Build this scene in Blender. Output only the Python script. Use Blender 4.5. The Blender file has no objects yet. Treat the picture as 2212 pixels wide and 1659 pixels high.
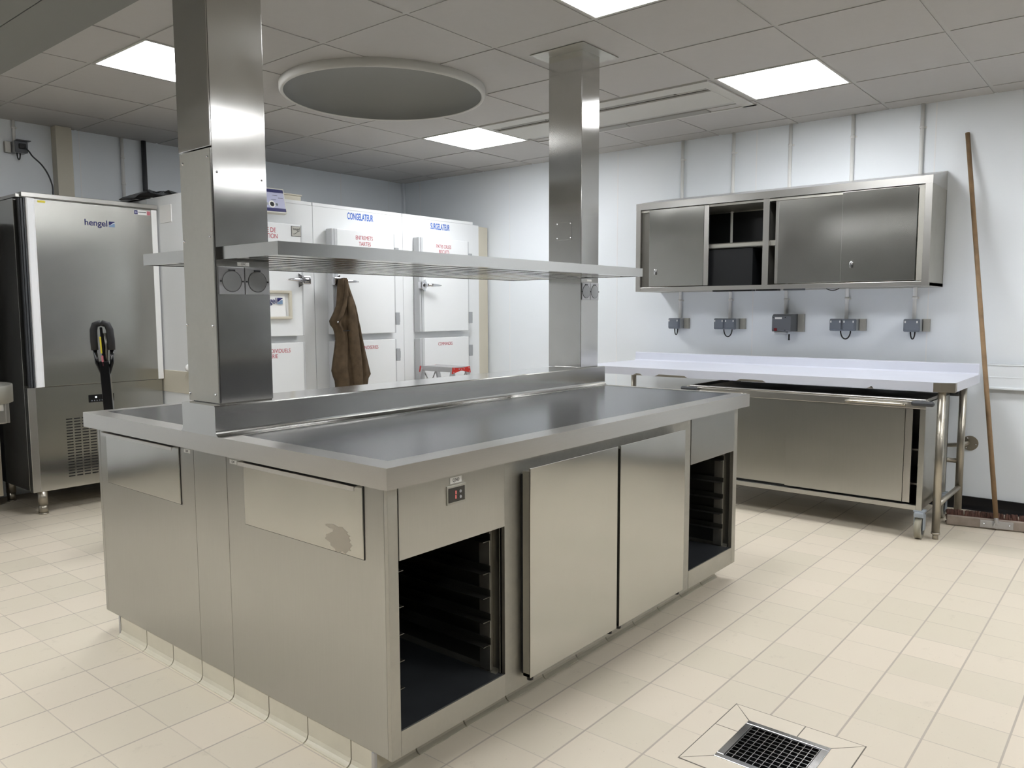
import bpy, bmesh, math, random
from mathutils import Vector, Matrix
random.seed(7)
PI = math.pi
SC = bpy.context.scene
COL = SC.collection

# ------------------------------------------------------------------ camera, world, exposure
cam_data = bpy.data.cameras.new('camera')
cam = bpy.data.objects.new('camera', cam_data)
COL.objects.link(cam)
yaw, pitch, roll = 0.69139286, -0.09307368, -0.00350183
fw = Vector((math.cos(pitch)*math.cos(yaw), math.cos(pitch)*math.sin(yaw), math.sin(pitch)))
rt0 = Vector((math.sin(yaw), -math.cos(yaw), 0)); up0 = rt0.cross(fw)
rt = math.cos(roll)*rt0 + math.sin(roll)*up0
up = -math.sin(roll)*rt0 + math.cos(roll)*up0
rot = Matrix((rt, up, -fw)).transposed().to_4x4()
cam.matrix_world = Matrix.Translation((0, 0, 1.31)) @ rot
cam_data.sensor_width = 36.0
cam_data.lens = 1701.95/2212*36.0
cam_data.clip_start = 0.05
SC.camera = cam
W = bpy.data.worlds.new('world'); SC.world = W; W.use_nodes = True
W.node_tree.nodes['Background'].inputs[0].default_value = (0.8, 0.85, 0.9, 1)
W.node_tree.nodes['Background'].inputs[1].default_value = 0.15
SC.view_settings.view_transform = 'Standard'
SC.view_settings.look = 'None'
SC.view_settings.gamma = 1.0
SC.view_settings.use_curve_mapping = False
SC.view_settings.exposure = 1.17
LAMP = 10.0          # radiance of the diffuser plate itself
LAMP_W = 1.7        # watts of the LED array behind it
SPREAD = 150        # its beam
LAMP_COL = (0.97, 0.985, 1.0)

# ------------------------------------------------------------------ materials
def lin(c):
    return tuple((v/12.92 if v <= 0.04045 else ((v+0.055)/1.055)**2.4) for v in (x/255.0 for x in c)) + (1,)
MATS = {}
def mat(name, color, rough=0.5, metal=0.0, coat=0.0, spec=0.5, noise=None, emit=None, alpha=None):
    m = bpy.data.materials.new(name); m.use_nodes = True
    nt = m.node_tree; b = nt.nodes['Principled BSDF']
    c = lin(color) if max(color) > 1 else tuple(color)+(1,)
    b.inputs['Base Color'].default_value = c
    b.inputs['Roughness'].default_value = rough
    b.inputs['Metallic'].default_value = metal
    b.inputs['Coat Weight'].default_value = coat
    b.inputs['Coat Roughness'].default_value = 0.08
    b.inputs['Specular IOR Level'].default_value = spec
    if emit:
        b.inputs['Emission Color'].default_value = emit[0]+(1,) if len(emit[0]) == 3 else emit[0]
        b.inputs['Emission Strength'].default_value = emit[1]
    if noise:                                   # (scale, amount) wear and mottling of the paint itself
        tc = nt.nodes.new('ShaderNodeTexCoord'); n = nt.nodes.new('ShaderNodeTexNoise')
        n.inputs['Scale'].default_value = noise[0]; n.inputs['Detail'].default_value = 5
        mp = nt.nodes.new('ShaderNodeMapRange')
        mp.inputs['From Min'].default_value = 0.3; mp.inputs['From Max'].default_value = 0.7
        mp.inputs['To Min'].default_value = 1-noise[1]; mp.inputs['To Max'].default_value = 1+noise[1]
        mx = nt.nodes.new('ShaderNodeVectorMath'); mx.operation = 'SCALE'; mx.inputs[0].default_value = c[:3]
        nt.links.new(tc.outputs['Object'], n.inputs['Vector']); nt.links.new(n.outputs['Fac'], mp.inputs['Value'])
        nt.links.new(mp.outputs['Result'], mx.inputs['Scale']); nt.links.new(mx.outputs[0], b.inputs['Base Color'])
    MATS[name] = m
    return m

def steel(name, color, rough, aniso=0.0, smudge=0.12, scale=3.0, wavy=0.0, grain=(1, 1, 1)):
    """brushed stainless steel: smears vary the gloss, optional anisotropy around the vertical axis, optional waviness of thin sheet"""
    m = bpy.data.materials.new(name); m.use_nodes = True
    nt = m.node_tree; N = nt.nodes; L = nt.links; b = N['Principled BSDF']
    c = lin(color)
    b.inputs['Metallic'].default_value = 1.0
    tc = N.new('ShaderNodeTexCoord')
    n = N.new('ShaderNodeTexNoise'); n.inputs['Scale'].default_value = scale; n.inputs['Detail'].default_value = 8; n.inputs['Roughness'].default_value = 0.65
    L.new(tc.outputs['Object'], n.inputs['Vector'])
    r = N.new('ShaderNodeMapRange'); r.inputs['From Min'].default_value = 0.35; r.inputs['From Max'].default_value = 0.7
    r.inputs['To Min'].default_value = rough; r.inputs['To Max'].default_value = rough+smudge
    L.new(n.outputs['Fac'], r.inputs['Value']); L.new(r.outputs['Result'], b.inputs['Roughness'])
    mp = N.new('ShaderNodeMapping'); mp.inputs['Scale'].default_value = grain
    L.new(tc.outputs['Object'], mp.inputs['Vector'])
    g = N.new('ShaderNodeTexNoise'); g.inputs['Scale'].default_value = 60; g.inputs['Detail'].default_value = 3
    L.new(mp.outputs['Vector'], g.inputs['Vector'])
    cm = N.new('ShaderNodeMapRange'); cm.inputs['To Min'].default_value = 0.965; cm.inputs['To Max'].default_value = 1.035
    L.new(g.outputs['Fac'], cm.inputs['Value'])
    s = N.new('ShaderNodeVectorMath'); s.operation = 'SCALE'; s.inputs[0].default_value = c[:3]
    L.new(cm.outputs['Result'], s.inputs['Scale']); L.new(s.outputs[0], b.inputs['Base Color'])
    if aniso:
        ge = N.new('ShaderNodeNewGeometry'); cr_ = N.new('ShaderNodeVectorMath'); cr_.operation = 'CROSS_PRODUCT'
        cr_.inputs[0].default_value = (0.001, 0.002, 1.0); L.new(ge.outputs['Normal'], cr_.inputs[1])
        b.inputs['Anisotropic'].default_value = aniso
        b.inputs['Anisotropic Rotation'].default_value = 0.0
        L.new(cr_.outputs[0], b.inputs['Tangent'])
    if wavy:
        w = N.new('ShaderNodeTexNoise'); w.inputs['Scale'].default_value = 2.2; w.inputs['Detail'].default_value = 1
        L.new(tc.outputs['Object'], w.inputs['Vector'])
        bp = N.new('ShaderNodeBump'); bp.inputs['Strength'].default_value = 1.0; bp.inputs['Distance'].default_value = wavy
        L.new(w.outputs['Fac'], bp.inputs['Height']); L.new(bp.outputs['Normal'], b.inputs['Normal'])
    MATS[name] = m
    return m

steel('steel_v', (202, 201, 198), 0.13, aniso=0.88, smudge=0.04, scale=5, grain=(6, 6, 0.15))      # columns
steel('steel_panel', (184, 184, 180), 0.30, aniso=0.9, smudge=0.04, scale=3, grain=(5, 5, 0.15))    # sheet fronts
steel('steel_door', (190, 189, 184), 0.20, aniso=0.9, smudge=0.03, scale=4, wavy=0.004, grain=(5, 5, 0.2))
steel('steel_top', (192, 190, 186), 0.285, smudge=0.03, scale=6, grain=(0.3, 5, 5))
steel('steel_spine', (186, 185, 182), 0.15, smudge=0.02, scale=6, grain=(0.3, 5, 5))
steel('steel_slat', (176, 174, 168), 0.16, smudge=0.05, scale=3, grain=(0.3, 5, 5))
steel('steel_dull', (182, 180, 172), 0.42, smudge=0.12, scale=8)
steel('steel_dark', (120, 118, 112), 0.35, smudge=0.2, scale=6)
steel('steel_tube', (176, 170, 158), 0.285, smudge=0.10, scale=8)
steel('galvanised', (176, 174, 166), 0.45, smudge=0.15, scale=40)
steel('chrome', (215, 215, 218), 0.10, smudge=0.05, scale=8)
steel('aluminium', (196, 196, 198), 0.38, smudge=0.1, scale=10)
mat('black_top', (46, 47, 50), 0.22, spec=0.5, noise=(6, 0.12))
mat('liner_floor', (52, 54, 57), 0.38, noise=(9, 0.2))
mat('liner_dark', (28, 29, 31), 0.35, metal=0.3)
mat('wall_white', (236, 241, 246), 0.42, noise=(0.8, 0.012))
mat('wall_grey', (84, 84, 82), 0.6)
mat('joint_white', (240, 241, 243), 0.4)
mat('cold_white', (232, 234, 235), 0.38)
mat('cold_cream', (214, 213, 204), 0.42)
mat('beige', (206, 200, 184), 0.5)
mat('grey_profile', (192, 194, 196), 0.4)
mat('ceiling_tile', (184, 182, 180), 0.9, noise=(30, 0.01))
mat('t_bar', (182, 181, 178), 0.6)
mat('beam_paint', (130, 131, 129), 0.85)
mat('dome_grey', (144, 145, 143), 0.85)
mat('ring_white', (196, 195, 190), 0.6)
mat('blade_grey', (150, 149, 144), 0.5)
mat('black', (14, 14, 15), 0.4)
mat('rubber', (30, 30, 32), 0.6)
mat('bumper_grey', (62, 64, 68), 0.5)
mat('black_gloss', (10, 10, 12), 0.18, coat=0.4)
mat('base_black', (16, 16, 20), 0.3)
mat('film', (208, 211, 222), 0.32, coat=0.25, noise=(5, 0.025))
mat('plinth_tile', (196, 190, 172), 0.42, noise=(12, 0.04))
mat('grout', (108, 102, 94), 0.85)
mat('white', (238, 238, 236), 0.4)
mat('label_pale', (200, 206, 214), 0.4)
mat('label_white', (232, 232, 230), 0.5)
mat('yellow', (214, 196, 50), 0.5)
mat('navy', (22, 24, 92), 0.4)
mat('logo_light', (120, 146, 178), 0.4)
mat('blue_letter', (40, 100, 196), 0.5)
mat('red_letter', (176, 46, 66), 0.5)
mat('ink', (48, 48, 50), 0.6)
mat('red', (204, 40, 26), 0.4)
mat('dark_red', (110, 24, 30), 0.3)
mat('socket_grey', (112, 118, 128), 0.45)
mat('socket_light', (160, 163, 166), 0.45)
mat('box_grey', (98, 101, 106), 0.5)
mat('screen_face', (186, 188, 214), 0.3)
mat('wood_pole', (134, 108, 78), 0.6, noise=(14, 0.2))
mat('wood_block', (140, 128, 118), 0.6, noise=(16, 0.2))
mat('bristle', (78, 50, 40), 0.9, noise=(60, 0.3))
mat('suede', (84, 71, 56), 0.95, spec=0.15, noise=(18, 0.22))
mat('caster_grey', (150, 158, 166), 0.45)
mat('tyre', (150, 145, 130), 0.6)
mat('sticker_pink', (190, 110, 120), 0.5)
mat('lamp', (1.0, 1.0, 1.0), 0.5, emit=(LAMP_COL, LAMP))
mat('digit', (0.1, 0.01, 0.01), 0.5, emit=((1.0, 0.12, 0.10), 1.2))
mat('led_white', (0.5, 0.5, 0.5), 0.5, emit=((0.8, 0.92, 1.0), 1.6))

def floor_material():
    m = bpy.data.materials.new('floor_tiles'); m.use_nodes = True
    nt = m.node_tree; N = nt.nodes; L = nt.links; b = N['Principled BSDF']
    tc = N.new('ShaderNodeTexCoord'); sp = N.new('ShaderNodeSeparateXYZ'); L.new(tc.outputs['Object'], sp.inputs[0])
    def mth(op, a, bb=None, c=None):
        n = N.new('ShaderNodeMath'); n.operation = op
        for i, v in enumerate((a, bb, c)):
            if v is None: continue
            if isinstance(v, (int, float)): n.inputs[i].default_value = v
            else: L.new(v, n.inputs[i])
        return n.outputs[0]
    def cell(axis, o, p):
        u = mth('DIVIDE', mth('SUBTRACT', axis, o), p)
        fr = mth('FRACT', u)
        d = mth('MULTIPLY', mth('MINIMUM', fr, mth('SUBTRACT', 1.0, fr)), p)   # metres to the nearest joint
        return d, mth('FLOOR', u)
    dx, ix = cell(sp.outputs['X'], 3.5870-0.2038*20, 0.2038)
    dy, iy = cell(sp.outputs['Y'], 0.5035-0.2063*20, 0.2063)
    jx = mth('SUBTRACT', 1.0, mth('SMOOTHSTEP', dx, 0.0008, 0.0026)) if False else None
    def joint(d, w):
        r = N.new('ShaderNodeMapRange'); r.inputs['From Min'].default_value = w; r.inputs['From Max'].default_value = w+0.0012
        r.inputs['To Min'].default_value = 1; r.inputs['To Max'].default_value = 0
        L.new(d, r.inputs['Value']); return r.outputs['Result']
    ns = N.new('ShaderNodeTexNoise'); ns.inputs['Scale'].default_value = 2.5; L.new(tc.outputs['Object'], ns.inputs['Vector'])
    fade = N.new('ShaderNodeMapRange'); fade.inputs['From Min'].default_value = 0.35; fade.inputs['From Max'].default_value = 0.6
    fade.inputs['To Min'].default_value = 0.35; fade.inputs['To Max'].default_value = 1.0
    L.new(ns.outputs['Fac'], fade.inputs['Value'])
    jX = mth('MULTIPLY', joint(dx, 0.0011), mth('MULTIPLY', fade.outputs['Result'], 0.75))
    jY = mth('MULTIPLY', joint(dy, 0.0024), 0.9)
    j = mth('MAXIMUM', jX, jY)
    # tile to tile variation, speckles and dirt of the ceramic
    wn = N.new('ShaderNodeTexWhiteNoise'); wn.noise_dimensions = '2D'
    cv = N.new('ShaderNodeCombineXYZ'); L.new(ix, cv.inputs[0]); L.new(iy, cv.inputs[1]); L.new(cv.outputs[0], wn.inputs['Vector'])
    ramp = N.new('ShaderNodeMix'); ramp.data_type = 'RGBA'
    ramp.inputs['A'].default_value = lin((202, 193, 175)); ramp.inputs['B'].default_value = lin((210, 199, 182))
    L.new(wn.outputs['Value'], ramp.inputs['Factor'])
    n2 = N.new('ShaderNodeTexNoise'); n2.inputs['Scale'].default_value = 130; n2.inputs['Detail'].default_value = 2
    L.new(tc.outputs['Object'], n2.inputs['Vector'])
    sk = N.new('ShaderNodeMapRange'); sk.inputs['From Min'].default_value = 0.70; sk.inputs['From Max'].default_value = 0.76
    sk.inputs['To Min'].default_value = 0; sk.inputs['To Max'].default_value = 0.35
    L.new(n2.outputs['Fac'], sk.inputs['Value'])
    n3 = N.new('ShaderNodeTexNoise'); n3.inputs['Scale'].default_value = 9; n3.inputs['Detail'].default_value = 8; n3.inputs['Roughness'].default_value = 0.7
    L.new(tc.outputs['Object'], n3.inputs['Vector'])
    st = N.new('ShaderNodeMapRange'); st.inputs['From Min'].default_value = 0.60; st.inputs['From Max'].default_value = 0.74
    st.inputs['To Min'].default_value = 0; st.inputs['To Max'].default_value = 0.22
    L.new(n3.outputs['Fac'], st.inputs['Value'])
    dirt = mth('MAXIMUM', sk.outputs['Result'], st.outputs['Result'])
    m1 = N.new('ShaderNodeMix'); m1.data_type = 'RGBA'; m1.inputs['B'].default_value = lin((120, 110, 96))
    L.new(dirt, m1.inputs['Factor']); L.new(ramp.outputs['Result'], m1.inputs['A'])
    m2 = N.new('ShaderNodeMix'); m2.data_type = 'RGBA'; m2.inputs['B'].default_value = lin((168, 159, 149))
    L.new(j, m2.inputs['Factor']); L.new(m1.outputs['Result'], m2.inputs['A'])
    L.new(m2.outputs['Result'], b.inputs['Base Color'])
    rr = N.new('ShaderNodeMapRange'); rr.inputs['To Min'].default_value = 0.42; rr.inputs['To Max'].default_value = 0.8
    L.new(j, rr.inputs['Value']); L.new(rr.outputs['Result'], b.inputs['Roughness'])
    b.inputs['Specular IOR Level'].default_value = 0.4
    bp = N.new('ShaderNodeBump'); bp.inputs['Distance'].default_value = 0.001; bp.inputs['Strength'].default_value = 0.6; bp.invert = True
    L.new(j, bp.inputs['Height']); L.new(bp.outputs['Normal'], b.inputs['Normal'])
    MATS['floor_tiles'] = m
floor_material()
mat('cut_tile', (207, 197, 180), 0.42, noise=(9, 0.02))

# ------------------------------------------------------------------ geometry helpers
class MB:
    """collects shapes in world coordinates, then links them as ONE mesh object"""
    def __init__(self): self.bm = bmesh.new(); self.mi = 0
    def _tag(self, faces, smooth=False):
        for f in faces:
            f.material_index = self.mi; f.smooth = smooth
    def box(self, x0, x1, y0, y1, z0, z1, b=0.0, seg=2):
        r = bmesh.ops.create_cube(self.bm, size=1.0)
        vs = r['verts']
        for v in vs:
            v.co = Vector((x0+(v.co.x+.5)*(x1-x0), y0+(v.co.y+.5)*(y1-y0), z0+(v.co.z+.5)*(z1-z0)))
        fs = {f for v in vs for f in v.link_faces}
        if b > 0:
            es = list({e for v in vs for e in v.link_edges})
            rr = bmesh.ops.bevel(self.bm, geom=es, offset=min(b, abs(x1-x0)*.49, abs(y1-y0)*.49, abs(z1-z0)*.49), segments=seg, affect='EDGES', profile=0.5)
            fs = {f for v in rr['verts'] for f in v.link_faces} | {f for f in fs if f.is_valid}
            self._tag(fs, False)
        else: self._tag(fs)
        return self
    def obox(self, c, ax, ay, az, hx, hy, hz, b=0.0):
        """oriented box: centre, axes, half sizes"""
        n0 = set(self.bm.verts)
        self.box(-hx, hx, -hy, hy, -hz, hz, b)
        M = Matrix((Vector(ax).normalized(), Vector(ay).normalized(), Vector(az).normalized())).transposed()
        for v in self.bm.verts:
            if v not in n0: v.co = Vector(c) + M @ v.co
        return self
    def cyl(self, p0, p1, r0, r1=None, n=20, caps=True):
        r1 = r0 if r1 is None else r1
        p0 = Vector(p0); p1 = Vector(p1); d = (p1-p0).normalized()
        a = d.orthogonal().normalized(); c = d.cross(a)
        A = [self.bm.verts.new(p0+(a*math.cos(2*PI*i/n)+c*math.sin(2*PI*i/n))*r0) for i in range(n)]
        B = [self.bm.verts.new(p1+(a*math.cos(2*PI*i/n)+c*math.sin(2*PI*i/n))*r1) for i in range(n)]
        fs = [self.bm.faces.new((A[i], A[(i+1) % n], B[(i+1) % n], B[i])) for i in range(n)]
        self._tag(fs, True)
        if caps: self._tag([self.bm.faces.new(A[::-1]), self.bm.faces.new(B)])
        return self
    def tube(self, pts, r, n=10, caps=True):
        pts = [Vector(p) for p in pts]
        rings = []; ref = None
        for i, p in enumerate(pts):
            t = (pts[min(i+1, len(pts)-1)]-pts[max(i-1, 0)]).normalized()
            if ref is None: ref = t.orthogonal().normalized()
            ref = (ref - t*ref.dot(t)).normalized(); c = t.cross(ref)
            rr = r[i] if isinstance(r, (list, tuple)) else r
            rings.append([self.bm.verts.new(p+(ref*math.cos(2*PI*k/n)+c*math.sin(2*PI*k/n))*rr) for k in range(n)])
        fs = []
        for a, b in zip(rings, rings[1:]):
            for k in range(n): fs.append(self.bm.faces.new((a[k], a[(k+1) % n], b[(k+1) % n], b[k])))
        self._tag(fs, True)
        if caps: self._tag([self.bm.faces.new(rings[0][::-1]), self.bm.faces.new(rings[-1])])
        return self
    def lathe(self, c, prof, axis=(0, 0, 1), n=32):
        """prof: list of (radius, height) along axis"""
        c = Vector(c); d = Vector(axis).normalized(); a = d.orthogonal().normalized(); e = d.cross(a)
        rings = []
        for (r, h) in prof:
            rings.append([self.bm.verts.new(c+d*h+(a*math.cos(2*PI*i/n)+e*math.sin(2*PI*i/n))*max(r, 1e-5)) for i in range(n)])
        fs = []
        for p, q in zip(rings, rings[1:]):
            for i in range(n): fs.append(self.bm.faces.new((p[i], p[(i+1) % n], q[(i+1) % n], q[i])))
        self._tag(fs, True)
        return self
    def _flat(self):
        for f in self.bm.faces: f.smooth = False
        return self
    def prism(self, poly, ax, lo, hi):
        """polygon in the two other axes (order x,y,z without ax) extruded along axis ax"""
        def P(uv, t):
            l = list(uv); l.insert(ax, t); return Vector(l)
        A = [self.bm.verts.new(P(p, lo)) for p in poly]; B = [self.bm.verts.new(P(p, hi)) for p in poly]
        n = len(poly)
        fs = [self.bm.faces.new((A[i], A[(i+1) % n], B[(i+1) % n], B[i])) for i in range(n)]
        fs += [self.bm.faces.new(A[::-1]), self.bm.faces.new(B)]
        self._tag(fs)
        return self
    def slab(self, xs, ys, skip, z0, z1, b=0.0):
        """slab on a grid of cells with holes, one closed surface; outer edges rounded"""
        V = {}
        def v(i, j, z):
            k = (i, j, z)
            if k not in V: V[k] = self.bm.verts.new((xs[i], ys[j], z))
            return V[k]
        nx, ny = len(xs)-1, len(ys)-1
        on = lambda i, j: 0 <= i < nx and 0 <= j < ny and (i, j) not in skip
        fs = []
        for i in range(nx):
            for j in range(ny):
                if not on(i, j): continue
                fs.append(self.bm.faces.new((v(i, j, z1), v(i+1, j, z1), v(i+1, j+1, z1), v(i, j+1, z1))))
                fs.append(self.bm.faces.new((v(i, j, z0), v(i, j+1, z0), v(i+1, j+1, z0), v(i+1, j, z0))))
                for (di, dj, a, c) in ((-1, 0, (i, j+1), (i, j)), (1, 0, (i+1, j), (i+1, j+1)), (0, -1, (i, j), (i+1, j)), (0, 1, (i+1, j+1), (i, j+1))):
                    if not on(i+di, j+dj): fs.append(self.bm.faces.new((v(*a, z0), v(*c, z0), v(*c, z1), v(*a, z1))))
        self._tag(fs)
        if b:
            es = set()
            for f in fs:
                for e in f.edges:
                    m = (e.verts[0].co+e.verts[1].co)/2
                    if len(e.link_faces) == 2 and e.calc_face_angle(0) > 1 and (abs(m.x-xs[0]) < 1e-6 or abs(m.x-xs[-1]) < 1e-6 or abs(m.y-ys[0]) < 1e-6 or abs(m.y-ys[-1]) < 1e-6): es.add(e)
            rr = bmesh.ops.bevel(self.bm, geom=list(es), offset=b, segments=3, affect='EDGES', profile=0.5)
            for f in self.bm.faces: f.material_index = self.mi
        return self
    def quad(self, *ps):
        self._tag([self.bm.faces.new([self.bm.verts.new(Vector(p)) for p in ps])]); return self
    def m(self, i): self.mi = i; return self
    def build(self, name, mats, parent=None, kind=None, label=None, cat=None, group=None, origin=None):
        if isinstance(mats, str): mats = [mats]
        bmesh.ops.recalc_face_normals(self.bm, faces=self.bm.faces[:])
        o_ = Vector((0, 0, 0))
        if parent is not None: o_ = ORG[parent.name]
        elif origin is not None: o_ = Vector(origin)
        for v in self.bm.verts: v.co -= o_
        me = bpy.data.meshes.new(name); self.bm.to_mesh(me); self.bm.free()
        for k in mats: me.materials.append(MATS[k])
        o = bpy.data.objects.new(name, me); COL.objects.link(o)
        if parent is not None: o.parent = parent
        else: o.location = o_
        ORG[o.name] = o_
        tag(o, kind, label, cat, group)
        return o
ORG = {}
def tag(o, kind=None, label=None, cat=None, group=None):
    if kind: o['kind'] = kind
    if label: o['label'] = label
    if cat: o['category'] = cat
    if group: o['group'] = group
def thing(name, loc, label, cat, group=None):
    o = bpy.data.objects.new(name, None); o.empty_display_size = 0.1; COL.objects.link(o)
    o.location = loc; ORG[o.name] = Vector(loc)
    tag(o, None, label, cat, group); return o
def text(name, s, size, pos, facing, parent, m, sx=1.0, align='CENTER', extr=0.0004, bold=0.0):
    """lettering on a vertical face: facing '-y' or '-x'"""
    cu = bpy.data.curves.new(name, 'FONT'); cu.body = s; cu.size = size; cu.align_x = align; cu.align_y = 'CENTER'
    cu.extrude = extr; cu.offset = bold; cu.space_line = 1.0
    cu.materials.append(MATS[m])
    o = bpy.data.objects.new(name, cu); COL.objects.link(o)
    org = ORG[parent.name] if parent else Vector((0, 0, 0))
    if parent: o.parent = parent
    o.location = Vector(pos)-org
    rz = {'-y': 0, '-x': -PI/2, '+x': PI/2}[facing]
    o.rotation_euler = (PI/2, 0, rz); o.scale = (sx, 1, 1)
    bpy.context.view_layer.update()
    me = bpy.data.meshes.new_from_object(o.evaluated_get(bpy.context.evaluated_depsgraph_get()))
    o2 = bpy.data.objects.new('tmp', me); COL.objects.link(o2); o2.parent = o.parent
    o2.location = o.location; o2.rotation_euler = o.rotation_euler; o2.scale = o.scale
    bpy.data.objects.remove(o); bpy.data.curves.remove(cu); o2.name = name; me.name = name
    ORG[o2.name] = org
    return o2
def copy_tree(o, parent=None):
    c = o.copy(); COL.objects.link(c); c.parent = parent
    for ch in [k for k in bpy.data.objects if k.parent == o]: copy_tree(ch, c)
    return c

# ================================================================== THE SETTING
X0, X1, Y0, Y1, H = -3.6, 5.83, -3.4, 6.31, 2.65
DX0, DX1, DY0, DY1 = 2.083, 2.336, 0.700, 0.954       # the drain's opening
b = MB()
for a in ((X0, DX0, Y0, Y1), (DX1, X1, Y0, Y1), (DX0, DX1, Y0, DY0), (DX0, DX1, DY1, Y1)):
    b.quad((a[0], a[2], 0), (a[1], a[2], 0), (a[1], a[3], 0), (a[0], a[3], 0))
b.build('floor', 'floor_tiles', kind='structure')

def wall(name, plane, at, seams, lo, hi, z1=2.75, paint='wall_white'):
    w = MB()
    t = 0.1
    if plane == 'x':
        s = 1 if at > 0 else -1
        w.box(min(at, at+s*t), max(at, at+s*t), lo, hi, -0.02, z1).m(1)
        for v in seams: w.box(at-0.0012 if s > 0 else at, at if s > 0 else at+0.0012, v-0.004, v+0.004, 0.08, H)
    else:
        s = 1 if at > 0 else -1
        w.box(lo, hi, min(at, at+s*t), max(at, at+s*t), -0.02, z1).m(1)
        for v in seams: w.box(v-0.004, v+0.004, at-0.0012 if s > 0 else at, at if s > 0 else at+0.0012, 0.08, H)
    return w.build(name, [paint, 'joint_white'], kind='structure')
wall('wall_right', 'x', X1, [1.226-1.215*k for k in (0, 1, 2, 3)]+[2.436, 3.651, 4.85, 6.06], Y0, Y1)
wall('wall_back', 'y', Y1, [2.578, 3.79, 5.00, 5.62, 1.36, 0.15, -1.06], X0, X1+0.1)
wall('wall_left', 'x', X0, [], Y0, Y1, paint='wall_grey')
wall('wall_front', 'y', Y0, [], X0, X1+0.1, paint='wall_grey')
MB().box(X1-0.03, X1-0.002, Y1-0.03, Y1-0.002, 0, H).build('trim_1', 'wall_white', kind='structure')
MB().prism([(X1, 0), (X1-0.028, 0.0), (X1-0.018, 0.010), (X1-0.014, 0.03), (X1-0.012, 0.085), (X1, 0.085)], 1, Y0, 5.0).build('baseboard_right', 'base_black', kind='structure')
MB().box(X0, 1.8, Y1-0.014, Y1, 0, 0.085).build('baseboard_back', 'base_black', kind='structure')

# suspended ceiling: metal grid 6 mm above the tile faces, tiles drop through it
GX, GY, PX, PY = 1.940-0.6145*9, 0.895-0.6115*7, 0.6145, 0.6115
def gx(i): return 1.940+PX*i
def gy(j): return 0.895+PY*j
LIGHTS = [(0, 5), (4, 5), (4, 1), (1, 1)]                      # seen in the photograph
LIGHTS_OUT = [(1, -3), (4, -3), (1, -6), (4, -6), (-4, 1), (-4, 5), (-4, -3), (-4, 3), (-8, 1), (-8, 5)]  # lamps out of view; left ones added to brighten the left floor
skip = set(LIGHTS+LIGHTS_OUT)
for j in (2, 3, 4): skip.add((4, j))                           # air diffuser
b = MB()
# recessed backing and bars
b.m(1).box(X0, X1, Y0, Y1, H+0.0035, H+0.014)
b.m(0)
for i in range(-10, 8):
    for j in range(-8, 10):
        x0, x1, y0, y1 = gx(i)+0.011, gx(i+1)-0.011, gy(j)+0.011, gy(j+1)-0.011
        x0 = max(x0, X0); x1 = min(x1, X1); y0 = max(y0, Y0); y1 = min(y1, Y1)
        if x1-x0 < 0.02 or y1-y0 < 0.02 or (i, j) in skip: continue
        dz = random.uniform(-0.0012, 0.0008)
        b.box(x0, x1, y0, y1, H+dz, H+0.003)
ceil = b.build('ceiling', ['ceiling_tile', 't_bar'], kind='structure')
# round opening cut through it
CC = Vector((3.307, 3.738, H)); CR = 0.612
cut = MB().cyl((CC.x, CC.y, H-0.2), (CC.x, CC.y, H+0.2), CR-0.004, n=96).build('cutter', 'black')
md = ceil.modifiers.new('cut', 'BOOLEAN'); md.operation = 'DIFFERENCE'; md.object = cut; md.solver = 'EXACT'
dg = bpy.context.evaluated_depsgraph_get()
me = bpy.data.meshes.new_from_object(ceil.evaluated_get(dg)); ceil.modifiers.clear(); ceil.data = me
bpy.data.objects.remove(cut)
prof = [(CR, 0.02), (CR+0.004, -0.002), (CR+0.004, -0.036), (CR-0.004, -0.046), (CR-0.016, -0.046), (CR-0.021, -0.042)]
MB().lathe(CC, prof, n=128).build('trim_2', 'ring_white', kind='structure')
prof = [(CR-0.021, -0.0419)] + [((CR-0.021)*math.cos(t), -0.042+0.24*math.sin(t)) for t in [k*PI/2/14 for k in range(1, 15)]]
MB().lathe(CC, prof, n=96).build('ceiling_dome', 'dome_grey', kind='structure')
# boxed-in beam over the camera side
b = MB().box(0.2, 1.166, Y0, Y1, 2.40, 2.66).box(1.170, 1.388, Y0, Y1, 2.40, 2.66).m(1).box(1.16, 1.18, Y0, Y1, 2.404, 2.66)
b.build('beam', ['beam_paint', 'black'], kind='structure')
# wall bumper rail on the right wall
MB().box(X1-0.035, X1, Y0, 0.868, 0.800, 0.962, 0.006).box(X1-0.042, X1, Y0, 0.866, 0.80, 0.815, 0.003).box(X1-0.040, X1, Y0, 0.866, 0.952, 0.962, 0.002).box(X1-0.037, X1, Y0, 0.866, 0.876, 0.880).build('trim_3', 'wall_white', kind='structure')

# ================================================================== CEILING LIGHTS
def make_light(i, j, label, group=None):
    x, y = gx(i)+PX/2, gy(j)+PY/2
    t = thing('ceiling_light', (x, y, H), label, 'ceiling light', group)
    b = MB()
    o, n = 0.296, 0.283
    for a in ((-o, o, -o, -n), (-o, o, n, o), (-o, -n, -n, n), (n, o, -n, n)):
        b.box(x+a[0], x+a[1], y+a[2], y+a[3], H-0.003, H+0.02)
    b.build('frame', 'ring_white', t)
    MB().box(x-n, x+n, y-n, y+n, H-0.001, H+0.012).build('diffuser', 'lamp', t)
    la = bpy.data.lights.new('led_array', 'AREA'); la.shape = 'SQUARE'; la.size = 2*n; la.energy = LAMP_W
    la.spread = math.radians(SPREAD); la.color = LAMP_COL
    lo = bpy.data.objects.new('led_array', la); COL.objects.link(lo); lo.parent = t; lo.location = (0, 0, -0.002)
    return t
make_light(0, 5, 'square LED ceiling panel partly behind the nearest steel column')
make_light(4, 5, 'square LED ceiling panel between the round ceiling recess and the slotted air diffuser')
make_light(4, 1, 'square LED ceiling panel nearest the wall cupboard')
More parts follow.
